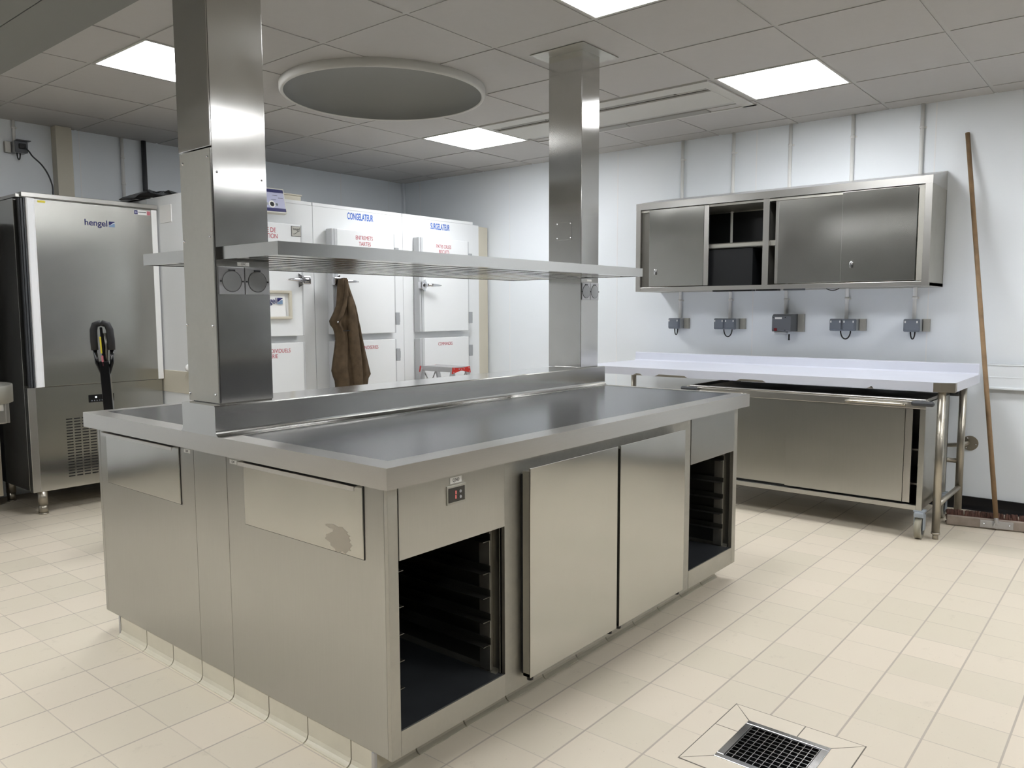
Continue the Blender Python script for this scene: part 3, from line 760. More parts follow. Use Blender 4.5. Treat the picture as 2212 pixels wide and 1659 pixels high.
# sleeve in front, collar band and pocket
b = MB(); NS = 12
sl = [(1.42, 3.925, .022), (1.34, 3.935, .036), (1.24, 3.945, .045), (1.12, 3.955, .050), (0.98, 3.972, .052), (0.84, 3.985, .050), (0.74, 3.992, .048), (0.68, 3.995, .046)]
R = []
for (z, x, r_) in sl:
    R.append([b.bm.verts.new((x+r_*math.cos(2*PI*k/NS)*(1+.08*math.sin(2*k+z*9)), 4.875+r_*.45*math.sin(2*PI*k/NS), z)) for k in range(NS)])
fs = []
for p, q in zip(R, R[1:]):
    for k in range(NS): fs.append(b.bm.faces.new((p[k], p[(k+1) % NS], q[(k+1) % NS], q[k])))
b._tag(fs, True); b._tag([b.bm.faces.new(R[0]), b.bm.faces.new(R[-1][::-1])])
b.build('sleeve', 'suede', jk)
MB().tube([(3.905, 4.875, 1.55), (3.890, 4.868, 1.46), (3.868, 4.862, 1.36), (3.825, 4.860, 1.27), (3.785, 4.862, 1.222)], [.008, .013, .015, .016, .014], n=10).build('collar', 'suede', jk)
MB().lathe((3.785, 4.848, 1.226), [(0.007, 0), (0.006, 0.003), (0, 0.004)], axis=(0, -1, 0), n=12).build('snap_button', 'chrome', jk)
MB().box(3.838, 3.898, 4.846, 4.856, 1.155, 1.163).build('pocket_flap', 'black', jk)

# ================================================================== STEP LADDER
sl = thing('step_ladder', (4.775, 4.69, 0), 'low aluminium step ladder with red end caps in front of the cold room', 'step ladder')
lx0, lx1, ly0, ly1, lz = 4.675, 4.875, 4.500, 4.885, 0.842
MB().box(lx0+.01, lx1-.01, ly0+.015, ly1-.015, lz-.012, lz, .002).box(lx0, lx0+.016, ly0, ly1, lz-.040, lz+.002, .003).box(lx1-.016, lx1, ly0, ly1, lz-.040, lz+.002, .003).build('platform', 'aluminium', sl)
for y in (ly0, ly1):
    s = -1 if y == ly0 else 1
    xm = (lx0+lx1)/2
    b = MB().prism([(lx0-.004, lz+.002), (xm-.012, lz-.008), (xm+.012, lz-.008), (lx1+.004, lz+.002), (lx1+.012, lz-.052), (xm+.012, lz-.030), (xm-.012, lz-.030), (lx0-.012, lz-.052)], 1, y-.003, y+.003)
    b.build('end_cap', 'red', sl)
    for (xx, zz) in ((lx0+.01, lz-.010), (lx0+.006, lz-.040), (xm, lz-.019), (lx1-.01, lz-.010), (lx1-.006, lz-.040), (xm-.03, lz-.016), (xm+.03, lz-.016)):
        MB().cyl((xx, y-.006, zz), (xx, y+.006, zz), 0.0045, n=8).build('rivet', 'aluminium', sl)
for y in (ly0+.016, ly1-.016):
    for (xt, xb) in ((lx0+.02, lx0-.20), (lx1-.02, lx1+.20)):
        v = Vector((xb-xt, 0, -(lz-.012))); c_ = Vector((xt, y, lz-.012))+v/2; az_ = v.normalized(); ax_ = Vector((0, 1, 0)).cross(az_)
        MB().obox(c_, ax_, (0, 1, 0), az_, .020, .010, v.length/2, .002).build('leg', 'aluminium', sl)
    MB().tube([(lx0+.03, y, lz-.05), (lx0+.10, y, lz-.17)], .006, n=8).tube([(lx1-.03, y, lz-.05), (lx1-.10, y, lz-.17)], .006, n=8).build('brace', 'aluminium', sl)
for (z, f_) in ((0.62, (lz-0.62)/lz), (0.40, (lz-.40)/lz), (0.18, (lz-.18)/lz)):
    for s, xt in ((-1, lx0+.02), (1, lx1-.02)):
        xx = xt+s*.22*f_
        MB().box(xx-.03, xx+.03, ly0+.02, ly1-.02, z-.012, z+.0, .002).build('tread', 'aluminium', sl)

# ================================================================== BLAST CHILLER (steel cabinet at the left)
bc = thing('blast_chiller', (2.32, 5.86, 0), 'tall stainless steel blast chiller cabinet with white handle strip and logo', 'blast chiller')
Bx0, Bx1 = 1.872, 2.748
b = MB().box(Bx0, Bx1, 5.60, 6.02, 0.155, 2.022, 0.002).box(Bx0, Bx1, 5.542, 5.60, 0.150, 0.829, 0.003)
b.build('cabinet_body', 'steel_door', bc)
MB().box(Bx0+.004, Bx1-.004, 6.02, 6.215, 0.155, 2.0).build('rear_housing', 'black', bc)
b = MB().box(1.895, 2.757, 5.520, 5.60, 2.028, 2.056, .002).box(Bx0-.002, 2.757, 5.54, 6.02, 2.024, 2.044, .001)
b.build('top_lid', 'steel_top', bc)
MB().box(1.900, 2.752, 5.548, 5.598, 0.835, 2.022).build('door_gasket', 'liner_dark', bc)
bd_ = MB().box(1.960, 2.712, 5.524, 5.548, 0.832, 2.020, .0015).build('door', 'steel_door', bc)
MB().box(1.882, 1.915, 5.534, 5.560, 0.832, 2.018, .003).box(1.890, 1.897, 5.522, 5.536, 0.832, 2.018).box(1.906, 1.913, 5.526, 5.536, 0.832, 2.018).build('door_edge', 'bumper_grey', bd_)
b = MB().prism([(1.915, 5.540), (1.917, 5.516), (1.924, 5.511), (1.955, 5.514), (1.967, 5.521), (1.967, 5.530), (1.955, 5.540)], 2, 0.831, 2.021)
b.build('handle', 'joint_white', bd_, label='white full-height handle strip')
MB().box(2.713, 2.752, 5.5235, 5.550, 0.832, 2.020, .002).build('edge_strip', 'white', bd_)
MB().box(1.872, 1.918, 5.5385, 5.545, 0.152, 0.828, .002).build('corner_strip', 'steel_top', bc)
MB().box(1.988, 2.032, 5.5225, 5.5245, 1.999, 2.013).build('sticker', 'yellow', bd_)
text('lettering', 'hengel', .0565, (2.412, 5.5235, 1.8985), '-y', bd_, 'navy', 1.02, 'RIGHT', bold=0.0007)
badge(bd_, 2.420, 2.458, 1.879, 1.916, 5.5240)
fs_ = MB().box(2.592, 2.706, 5.5228, 5.5242, 1.980, 2.010).build('sticker', 'label_white', bd_)
MB().box(2.594, 2.617, 5.5222, 5.5228, 1.981, 2.008).build('emblem', 'navy', fs_)
b = MB()
for k in range(3):
    a_ = k*PI/3; u = Vector((math.cos(a_), 0, math.sin(a_)))*.009
    b.tube([Vector((2.6055, 5.5218, 1.9945))-u, Vector((2.6055, 5.5218, 1.9945))+u], .0013, n=6)
b.build('snowflake', 'screen_face', fs_)
MB().box(2.681, 2.705, 5.5222, 5.5228, 1.981, 2.008).build('emblem', 'sticker_pink', fs_)
MB().box(2.620, 2.677, 5.5222, 5.5227, 1.995, 1.999).build('lettering', 'ink', fs_)
# control strip and louvres in the lower panel
ct = MB().box(2.238, 2.404, 5.5385, 5.5425, 0.703, 0.754, .003).build('control_strip', 'black_gloss', bc)
MB().lathe((2.285, 5.5384, 0.738), [(.006, 0), (0.005, .0012), (0, .0014)], axis=(0, -1, 0), n=12).build('indicator', 'led_white', ct)
b = MB()
for k in range(9): b.cyl((2.258+.0165*k, 5.5385, .715), (2.258+.0165*k, 5.5378, .715), .0045, n=10)
b.build('key', 'box_grey', ct)
b = MB()
NCOL = 7
for r_ in range(21):
    for c_ in range(NCOL):
        x = 2.090+0.0495*c_; z = 0.606-0.0190*r_
        b.box(x, x+.038, 5.5405, 5.5415, z-.0035, z+.0035)
b.build('vent_slots', 'black', bc)
for (x, y) in ((1.935, 5.573), (2.70, 5.573), (1.935, 6.14), (2.70, 6.14)):
    MB().cyl((x, y, 0.06), (x, y, 0.152), .030, n=24).cyl((x, y, 0.006), (x, y, 0.064), .027, n=24).cyl((x, y, 0), (x, y, 0.007), .029, n=24).build('leg', 'steel_tube', bc)

# ================================================================== BOWL MACHINE cut off by the left edge
bm_ = thing('bowl_machine', (1.36, 5.2, 0), 'stainless steel machine with a round bowl cut off by the left edge', 'kitchen machine')
MB().lathe((1.355, 5.2, 0.80), [(0.0, 0.012), (0.28, 0.014), (0.292, 0.05), (0.297, 0.098), (0.308, 0.100), (0.310, 0.094), (0.309, 0.0), (0.0, 0.0)], n=64).build('bowl', 'steel_dull', bm_)
MB().box(1.15, 1.590, 5.04, 5.36, 0.680, 0.799, .006).box(1.592, 1.612, 5.06, 5.34, 0.68, 0.799, .003).build('head_box', 'steel_top', bm_)
MB().box(1.50, 1.575, 5.036, 5.0405, 0.755, 0.790).build('label_plate', 'label_white', bm_)
MB().box(1.12, 1.562, 5.08, 5.34, 0.26, 0.668, .004).build('cabinet_body', 'steel_tube', bm_)
MB().box(0.92, 1.30, 5.10, 5.32, 0.0, 0.262).build('base', 'black', bm_)
MB().box(1.48, 1.555, 5.076, 5.081, 0.56, 0.63).build('side_vent', 'black', bm_)

MB().box(1.26, 1.80, 6.02, 6.285, 0.0, 1.90, .004).build('black_gap_box', 'liner_dark', origin=(1.53, 6.15, 0), label='black box filling the dark gap left of the blast chiller', cat='cabinet')  # plain box added to fill the dark gap and darken the chiller side

# ================================================================== PALLET TRUCK
pt = thing('pallet_truck', (2.0, 4.45, 0), 'hand pallet truck with black looped handle standing behind the island', 'pallet truck')
px_, py_ = 1.868, 4.42
def P_(t, dx=0, dy=0): # along the shaft; t=0 foot, 1 top
    base = Vector((1.912, 4.42, 0.18)); top = Vector((1.868, 4.42, 1.262))
    return base+(top-base)*t+Vector((dx, dy, 0))
ax_s = (P_(1)-P_(0)).normalized(); side = Vector((0.76, -0.52, 0)); nrm = ax_s.cross(side).normalized()
b = MB(); b.obox((P_(0)+P_(.80))/2, side, nrm, ax_s, .024, .018, (P_(.80)-P_(0)).length/2, .004); b.build('shaft', 'black_gloss', pt)
b = MB()
for s in (-1, 1):
    b.tube([P_(.68)+side*s*.012, P_(.735)+side*s*.018, P_(.79)+side*s*.040, P_(.86)+side*s*.045], [.009, .009, .010, .011], n=10)
b.build('handle_arm', 'black_gloss', pt)
b = MB()
loop = []
for s in (-1, 1):
    b.tube([P_(.855)+side*s*.045, P_(.90)+side*s*.046, P_(.955)+side*s*.043, P_(.982)+side*s*.032, P_(.990)+side*s*.012, P_(.975)+side*s*.004], [.018, .019, .019, .018, .016, .013], n=12)
b.build('grip', 'rubber', pt)
MB().obox(P_(.83), side, nrm, ax_s, .007, .014, .150, .003).build('centre_post', 'black_gloss', pt)
MB().obox(P_(.88)-side*.008-nrm*.016, side, nrm, ax_s, .004, .002, .045, .001).build('sticker', 'yellow', pt)
MB().obox(P_(.80)-side*.006-nrm*.016, side, nrm, ax_s, .005, .002, .030, .001).build('sticker', 'sticker_pink', pt)
MB().tube([P_(.80)+side*.010, P_(.87)+side*.018, P_(.94)+side*.016], [.008, .010, .012], n=8).build('release_lever', 'steel_dark', pt)
MB().box(1.89, 2.11, 4.29, 4.55, 0.07, 0.22, .02).cyl((2.00, 4.42, 0.2), (2.00, 4.42, 0.40), .035).build('pump_block', 'black_gloss', pt)
for y in (4.33, 4.51): MB().cyl((1.98, y-.025, 0.09), (1.98, y+.025, 0.09), .09, n=28).build('steering_wheel', 'rubber', pt)
for y in (4.23, 4.49): MB().box(2.11, 3.25, y, y+.15, 0.08, 0.13, .01).build('fork', 'black_gloss', pt)
for y in (4.305, 4.565): MB().cyl((3.1, y-.035, 0.04), (3.1, y+.035, 0.04), .04, n=20).build('fork_roller', 'rubber', pt)

# ================================================================== BACK WALL FITTINGS
def conduit(x=None, y=None, z0=0, z1=H, r=0.0105, label='', group=None, clips=()):
    if x is None:   # on the right wall
        c_ = Vector((X1-.014, y, 0)); d_ = Vector((-1, 0, 0))
    else:
        c_ = Vector((x, Y1-.014, 0)); d_ = Vector((0, -1, 0))
    t = thing('conduit_pipe', (c_.x, c_.y, z0), label, 'conduit', group)
    MB().cyl((c_.x, c_.y, z0), (c_.x, c_.y, z1), r, n=16).build('pipe', 'white', t)
    for z in clips:
        q = MB().cyl((c_.x, c_.y, z-.008), (c_.x, c_.y, z+.008), r+.003, n=16)
        if x is None: q.box(X1-.006, X1, y-.024, y, z-.006, z+.006)
        else: q.box(x, x+.024, Y1-.006, Y1, z-.006, z+.006)
        q.build('pipe_clip', 'white', t)
    return t
conduit(x=2.140, z0=2.50, label='short white conduit above the socket over the blast chiller', clips=(2.60,), r=.010)
conduit(x=2.885, z0=2.12, label='white conduit on the back wall above the black bag', clips=(2.50, 2.30), r=.0125)
MB().cyl((3.052, Y1-.020, 2.0), (3.052, Y1-.020, H), .0185, n=20).build('black_pipe', 'bumper_grey', origin=(3.052, 6.29, 2.0), label='black vertical pipe on the back wall beside the near column', cat='pipe')
MB().box(2.385, 2.495, Y1-.085, Y1-.001, 1.5, H-.004, .002).build('cable_duct', 'beige', origin=(2.44, 6.26, 1.5), label='beige rectangular cable duct rising above the blast chiller', cat='cable duct')

def outlet(y, z0, z1, gangs, label, x=X1, depth=0.11, group=None):
    """surface socket on the right wall; y = centre"""
    w = 0.100 if gangs == 1 else 0.178
    xf = x-depth
    t = thing('outlet_box', (x-.05, y, z0), label, 'socket box', group)
    MB().box(x-.03, x-.001, y-w/2-.045, y-w/2-.005, z0, z1, .001).box(x-.004, x, y-w/2-.045, y+w/2, z0, z1).build('mounting_bracket', 'steel_dull', t)
    bd = MB().box(xf+.028, x-.004, y-w/2, y+w/2, z0, z1, .006).build('socket_body', 'socket_light', t)
    MB().box(xf+.012, xf+.030, y-w/2-.001, y+w/2+.001, z0-.001, z1+.001, .008).build('socket_rim', 'socket_grey', t)
    ww = w/gangs
    for g in range(gangs):
        ya = y-w/2+ww*g+.006; yb = ya+ww-.012
        MB().box(xf, xf+.014, ya, yb, z0+.008, z1-.006, .005).build('socket_flap', 'socket_grey', t)
        for yy in (ya+.008, yb-.008): MB().box(xf-.001, xf+.002, yy-.004, yy+.004, z1-.026, z1-.012, .001).build('flap_clip', 'white', t)
    return t, xf
ZS0, ZS1 = 1.160, 1.243
for (y, g, lab) in ((3.052, 1, 'single grey socket box left-most above the worktable, with a cable loop'),
                    (2.618, 2, 'double grey socket box second from the left above the worktable'),
                    (1.742, 2, 'double grey socket box between the red-switched box and the right-most single box'),
                    (1.300, 1, 'single grey socket box right-most under the wall cupboard')):
    yc = y
    t, xf = outlet(yc, ZS0, ZS1, g, lab)
    n = 10; yy = yc-(.0 if g == 1 else .01); hw = .014 if g == 1 else .034
    pts = [(X1-.055, yy+hw*math.cos(PI*k/n), ZS0+.002-(.052 if g == 1 else .060)*math.sin(PI*k/n)) for k in range(n+1)]
    MB().tube(pts, .0045, n=8).build('cable_loop', 'black', t)
t = thing('isolator_box', (X1-.08, 2.165, 1.145), 'tall grey isolator box with red switch in the middle of the socket row', 'switch box')
MB().box(X1-.03, X1-.001, 2.035, 2.080, 1.147, 1.276, .001).box(X1-.005, X1, 2.035, 2.22, 1.147, 1.276).build('mounting_bracket', 'steel_dull', t)
MB().prism([(X1-.005, 1.150), (X1-.150, 1.150), (X1-.155, 1.160), (X1-.155, 1.262), (X1-.130, 1.276), (X1-.005, 1.276)], 1, 2.085, 2.222).build('housing', 'box_grey', t)
MB().box(X1-.157, X1-.154, 2.150, 2.200, 1.241, 1.254).build('label_plate', 'label_white', t)
MB().box(X1-.162, X1-.154, 2.183, 2.206, 1.154, 1.176, .002).build('switch', 'dark_red', t)
for (yy, zz) in ((2.214, 1.252), (2.125, 1.252), (2.125, 1.160), (2.214, 1.160)): MB().cyl((X1-.157, yy, zz), (X1-.154, yy, zz), .004, n=10).build('screw', 'black', t)
MB().cyl((X1-.11, 2.170, 1.128), (X1-.11, 2.170, 1.149), .048, n=28).build('socket_ring', 'socket_light', t)
MB().cyl((X1-.07, 2.125, 1.085), (X1-.07, 2.125, 1.130), .006, n=10).build('cable_loop', 'black', t)
for (y, lab) in ((3.040, 'leftmost of the five white conduits on the right wall'), (2.612, 'second from left of the white conduits on the right wall'),
                 (2.176, 'white conduit rising from the red-switched isolator box'), (1.742, 'fourth from left of the white conduits on the right wall'), (1.305, 'right-most white conduit on the right wall, beside a panel joint')):
    conduit(y=y, z0=(1.276 if abs(y-2.176) < .01 else 1.243), label=lab, clips=(2.50, 1.385), r=.0125)
# socket above the chiller, with its lead
t = thing('outlet_box', (2.17, 6.25, 2.42), 'open grey socket box with a plugged-in lead high above the blast chiller', 'socket box')
MB().box(2.075, 2.112, Y1-.03, Y1-.001, 2.42, 2.495, .001).build('mounting_bracket', 'steel_dull', t)
MB().box(2.118, 2.200, Y1-.075, Y1-.002, 2.420, 2.500, .006).build('socket_body', 'socket_light', t)
MB().box(2.117, 2.201, Y1-.088, Y1-.072, 2.419, 2.501, .008).build('socket_rim', 'box_grey', t)
MB().box(2.140, 2.185, Y1-.098, Y1-.086, 2.445, 2.480, .004).build('socket_hole', 'black', t)
MB().box(2.118, 2.206, Y1-.130, Y1-.088, 2.497, 2.501).build('socket_flap', 'box_grey', t)
MB().tube([(2.150+.010*math.cos(PI*k/8), Y1-.05, 2.42-.045*math.sin(PI*k/8)) for k in range(9)], .0045, n=8).build('cable_loop', 'black', t)
pts = [(2.175, Y1-.100, 2.455), (2.190, Y1-.13, 2.425), (2.200, Y1-.16, 2.39), (2.205, 6.02, 2.32), (2.190, 5.88, 2.24), (2.165, 5.75, 2.15), (2.140, 5.68, 2.09), (2.125, 5.65, 2.060), (2.12, 5.75, 2.050)]
def smooth(pts, n=5):
    P = [Vector(p) for p in pts]; out = []
    for i in range(len(P)-1):
        p0, p1, p2, p3 = P[max(i-1, 0)], P[i], P[i+1], P[min(i+2, len(P)-1)]
        for k in range(n):
            t_ = k/n
            out.append(0.5*((2*p1)+(p2-p0)*t_+(2*p0-5*p1+4*p2-p3)*t_**2+(3*p1-p0-3*p2+p3)*t_**3))
    return out+[P[-1]]
MB().tube(smooth(pts), .005, n=8).build('power_cable', 'bumper_grey', origin=(2.17, 6.2, 2.4), label='thin black cable from the high socket down to the blast chiller', cat='cable')

# ================================================================== WALL CUPBOARD
wc = thing('wall_cupboard', (5.64, 2.19, 1.453), 'long stainless wall cupboard with sliding doors, one bay standing open', 'wall cupboard')
fx, yR, yL, z0, z1 = 5.430, 1.144, 3.230, 1.453, 2.080
b = MB().box(fx+.001, X1-.002, yR, yR+.012, z0, z1, .001).box(fx+.001, X1-.002, yL-.012, yL, z0, z1, .001)
b.box(fx+.02, X1-.002, yR, yL, z0+.002, z0+.022).box(X1-.012, X1-.002, yR, yL, z0, z1).box(fx+.01, X1-.002, yR+.002, yL-.002, z1-.02, z1-.004)
b.build('carcass', 'steel_dull', wc)
MB().prism([(fx, z1), (fx, 2.129), (X1-.002, 2.203), (X1-.002, z1)], 1, yR, yL).build('sloping_top', 'steel_top', wc)
MB().box(fx, fx+.02, 1.185, 3.190, z0, 1.484, .002).build('bottom_rail', 'steel_top', wc)
MB().box(fx, fx+.02, yR+.001, 1.186, z0, z1, .001).box(fx, fx+.02, 3.190, yL-.001, z0, z1, .001).build('end_post', 'steel_top', wc)
MB().box(fx+.001, fx+.022, 2.166, 2.210, 1.484, z1, .001).build('centre_post', 'steel_top', wc)
MB().box(fx+.01, X1-.01, 2.182, 2.194, 1.484, z1).build('divider', 'steel_dull', wc)
def sdoor(y0, y1, xo, lock=None, grip=None):
    dd = MB().box(fx+xo, fx+xo+.012, y0, y1, 1.490, 2.074, .0015).build('sliding_door', 'steel_door', wc)
    if grip:
        a, c = grip
        MB().box(fx+xo-.001, fx+xo+.014, a, c, 1.490, 2.074, .002).box(fx+xo-.002, fx+xo, a+(c-a)*.45, a+(c-a)*.55, 1.492, 2.07).build('door_edge', 'steel_top', dd)
    if lock:
        MB().lathe((fx+xo, lock, 1.612), [(.013, 0), (.012, .006), (.004, .010), (0, .010)], axis=(-1, 0, 0), n=16).build('lock', 'chrome', dd)
        MB().box(fx+xo-.014, fx+xo-.011, lock-.007, lock+.007, 1.580, 1.606, .002).box(fx+xo-.020, fx+xo-.008, lock-.002, lock+.002, 1.603, 1.613).build('key', 'chrome', dd)
sdoor(2.660, 3.115, .006, 3.058, (2.620, 2.658))
MB().box(fx+.020, fx+.030, 3.115, 3.188, 1.486, 2.076).build('door_edge', 'steel_dark', wc)
sdoor(1.679, 2.125, .022, None, (2.105, 2.128))
sdoor(1.226, 1.677, .005, 1.610)
MB().box(fx+.012, fx+.030, 1.187, 1.222, 1.488, 2.076, .001).build('door_edge', 'steel_dull', wc)
MB().box(fx+.035, X1-.012, 2.196, 3.216, 1.757, 1.762).box(fx+.035, fx+.042, 2.212, 3.21, 1.757, 1.793, .001).box(fx+.035, X1-.012, 2.196, 3.216, 1.788, 1.793).build('shelf', 'steel_dull', wc)
MB().box(fx+.035, X1-.012, 1.158, 2.180, 1.757, 1.793).build('shelf', 'steel_dull', wc)
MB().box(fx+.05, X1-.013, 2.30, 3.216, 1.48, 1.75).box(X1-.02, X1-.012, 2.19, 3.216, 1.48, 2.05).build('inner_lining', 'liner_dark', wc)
for (y0_, y1_, mm) in ((2.475, 2.60, 'black'), (2.30, 2.45, 'black'), (2.115, 2.27, 'black'), (1.94, 2.07, 'box_grey')):
    MB().box(fx+.045, fx+.11, y0_, y1_, z0-.010, z0+.002).build('underside_clip', mm, wc)
MB().tube([(5.50, 1.70+.085*k/8, z0-.004-.012*math.sin(PI*k/8)) for k in range(9)], .003, n=6).build('loose_wire', 'black', wc)

# ================================================================== WORKTABLE
wt = thing('work_table', (5.3, 2.1, 0), 'long worktable on round steel legs, top still covered in lilac protective film', 'work table')
tx0, tx1, ty0, ty1 = 4.900, 5.680, 0.880, 3.370
pr = [(tx0, .848), (tx0, .897), (tx0+.003, .900), (5.645, .900), (5.655, .905), (5.660, .965), (tx1, .965), (tx1, .848)]
b = MB()
poly = [(tx0, 0.945), (tx0+.028, .880), (tx1, .880), (tx1, ty1), (tx0, ty1)]
b.prism(poly, 2, 0.846, 0.8998)
b.build('table_top', 'film', wt)
MB().prism([(5.645, .8998), (5.662, .908), (5.668, .960), (5.674, .966), (5.692, .966), (5.692, .8998)], 1, .884, 3.362).build('backsplash', 'film', wt)
MB().prism([(tx0-.0006, 0.985), (tx0-.0006, 0.9448), (tx0+.0278, .8794), (tx0+.075, .8794), (tx0+.075, .890), (tx0+.02, .955)], 2, 0.8455, 0.898).build('corner_patch', 'steel_tube', wt, label='bare steel corner where the film has peeled')
for (y0_, y1_) in ((1.95, 2.15), (2.50, 2.75), (1.30, 1.34), (2.85, 2.93)):
    MB().prism([(y0_, .8455), (y0_+.02, .858), (y1_-.03, .860), (y1_, .8455)], 0, tx0-.0007, tx0+.01).build('peeled_patch', 'steel_tube', wt)
def leg(x, y):
    l = MB().cyl((x, y, .038), (x, y, .847), .0215, n=24).build('leg', 'steel_tube', wt)
    MB().cyl((x, y, 0), (x, y, .040), .0155, n=20).cyl((x, y, .030), (x, y, .040), .0235, n=20).build('foot', 'steel_tube', l)
for (x, y) in ((4.930, .945), (5.545, .945), (4.930, 3.305), (5.545, 3.305)): leg(x, y)
for y in (.945, 3.305): MB().cyl((4.930, y, .195), (5.545, y, .195), .0150, n=18).build('cross_rail', 'steel_tube', wt)
MB().cyl((5.545, .945, .36), (5.545, 3.305, .36), .0150, n=18).build('back_rail', 'steel_tube', wt)
MB().box(5.535, 5.555, .945, 3.305, .80, .846).build('top_rail', 'steel_dull', wt)

# ================================================================== MOBILE CABINET UNDER THE TABLE
mc = thing('mobile_cabinet', (5.2, 1.74, 0), 'low stainless cabinet on casters pushed under the worktable', 'mobile cabinet')
mx0, mx1, my0, my1 = 4.868, 5.50, 1.010, 2.460
b = MB().box(mx0, mx0+.03, my0, my0+.030, .165, .800, .002).box(mx0, mx0+.03, my1-.03, my1, .165, .80, .002)
b.box(mx0, mx0+.03, my0+.03, my1-.03, .165, .193, .002).box(mx1-.03, mx1, my0, my0+.03, .165, .8, .002).box(mx1-.03, mx1, my1-.03, my1, .165, .8, .002)
b.build('frame', 'steel_panel', mc)
MB().box(mx0-.006, mx0+.03, my0-.002, my1+.002, .748, .792, .003).box(mx0-.010, mx0+.03, my0-.004, my1+.004, .792, .804, .004).build('front_rim', 'steel_top', mc)
MB().box(mx0+.03, mx1, my0, my1, .780, .786).box(mx0+.03, mx1, my0, my0+.01, .78, .804).box(mx0+.03, mx1, my1-.01, my1, .78, .804).build('cabinet_top', 'steel_dark', mc)
MB().box(mx0+.03, mx1-.03, my0+.002, my0+.014, .17, .78).box(mx0+.03, mx1-.03, my1-.014, my1-.002, .17, .78).box(mx1-.014, mx1-.004, my0, my1, .17, .78).box(mx0+.03, mx1, my0+.01, my1-.01, .172, .182).build('carcass', 'steel_panel', mc)
MB().box(mx0+.060, mx1-.03, my0+.016, my1-.016, .30, .31).box(mx0+.060, mx1-.03, my0+.016, my1-.016, .50, .51).build('shelf', 'steel_dark', mc)
MB().box(mx0+.004, mx0+.014, 1.118, 1.800, .205, .745, .001).build('sliding_door', 'steel_panel', mc)
MB().box(mx0+.018, mx0+.028, 1.795, my1-.03, .208, .745, .001).build('sliding_door', 'steel_panel', mc)
MB().box(mx0+.010, mx0+.024, 1.078, 1.116, .203, .745, .001).build('door_edge', 'steel_top', mc)
MB().box(mx0+.030, mx0+.036, 1.118, my1-.03, .19, .205).build('door_track', 'black', mc)
for (y0_, y1_) in ((1.112, 1.437), (2.070, 2.375)):
    zz = .771
    h = MB().tube(smooth([(mx0-.006, y0_+.012, zz-.006), (mx0-.030, y0_+.004, zz-.004), (mx0-.036, y0_+.02, zz), (mx0-.036, (y0_+y1_)/2, zz), (mx0-.036, y1_-.02, zz), (mx0-.030, y1_-.004, zz-.004), (mx0-.006, y1_-.012, zz-.006)]), .008, n=10)
    h.build('handle', 'steel_tube', mc)
for (x, y, sx, sy) in ((mx0, my0, -1, -1), (mx0, my1, -1, 1), (mx1, my0, 1, -1), (mx1, my1, 1, 1)):
    ya, yb = (y-.050, y+.070) if sy < 0 else (y-.070, y+.050)
    xa, xb = (x-.050, x-.022) if sx < 0 else (x+.022, x+.05)
    MB().box(xa, xb, ya, yb, .768, .797, .012).build('bumper', 'bumper_grey', mc)
    MB().tube([(x, y+sy*.0, .794), (x+sx*.03, y+sy*.025, .790)], .006, n=8).build('bumper_arm', 'steel_tube', mc)
    cx_, cy_ = x-sx*.025, y-sy*.012
    cs_ = MB().box(cx_-.030, cx_+.030, cy_-.030, cy_+.030, .156, .166, .002).box(cx_-.040, cx_+.010, cy_-.026, cy_+.026, .125, .158, .008).box(cx_-.025, cx_+.03, cy_-.026, cy_-.020, .05, .14, .003).box(cx_-.025, cx_+.03, cy_+.020, cy_+.026, .05, .14, .003).build('caster', 'caster_grey', mc)
    MB().cyl((cx_, cy_-.017, .062), (cx_, cy_+.017, .062), .062, n=32).build('wheel', 'tyre', cs_)
    MB().cyl((cx_, cy_-.0185, .062), (cx_, cy_+.0185, .062), .038, n=24).build('hub', 'bumper_grey', cs_)

# ================================================================== RIGHT WALL EXTRAS
fl = thing('pipe_flange', (X1-.05, .940, .437), 'round steel flange of a wall fixed tube behind the worktable end', 'pipe fitting')
MB().cyl((X1-.006, .940, .437), (X1, .940, .437), .048, n=32).build('flange', 'steel_tube', fl)
MB().tube(smooth([(X1, .955, .437), (X1-.035, .960, .437), (X1-.055, .985, .430), (X1-.060, 1.06, .42), (X1-.060, 1.20, .41)]), .014, n=14).build('tube', 'steel_tube', fl)
for (dy, dz) in ((-.034, -.008), (.015, .032), (.02, -.032)): screw_at(fl, (X1-.006, .940+dy, .437+dz), (-1, 0, 0), .005)

# ================================================================== UNSEEN LOW UNITS (added so the steel has something dark to reflect)
def low_unit(x0, x1, y0, y1, face, label):
    t = thing('dark_reflection_unit', ((x0+x1)/2, (y0+y1)/2, 0), label, 'added dark unit')
    MB().box(x0-.02, x1+.02, y0-.02, y1+.02, .86, .90, .003).build('worktop', 'steel_dark', t)
    MB().box(x0+.02, x1-.02, y0+.02, y1-.02, .08, .86).build('carcass', 'liner_dark', t)
    MB().box(x0+.06, x1-.06, y0+.06, y1-.06, 0, .08).build('plinth', 'black', t)
    n = 4
    for k in range(n):
        if face == 'y': MB().box(x0+.03+(x1-x0-.06)*k/n+.004, x0+.03+(x1-x0-.06)*(k+1)/n-.004, y1-.02, y1, .10, .85, .002).build('door', 'bumper_grey', t)
        else: MB().box(x1-.02, x1, y0+.03+(y1-y0-.06)*k/n+.004, y0+.03+(y1-y0-.06)*(k+1)/n-.004, .10, .85, .002).build('door', 'bumper_grey', t)
low_unit(-1.0, 5.6, -2.25, -1.55, 'y', 'long dark low unit behind the camera, unseen, added to darken the steel reflections')
low_unit(-1.75, -1.05, 0.6, 3.8, 'x', 'dark low unit to the left of the camera, unseen, added to darken the steel reflections')

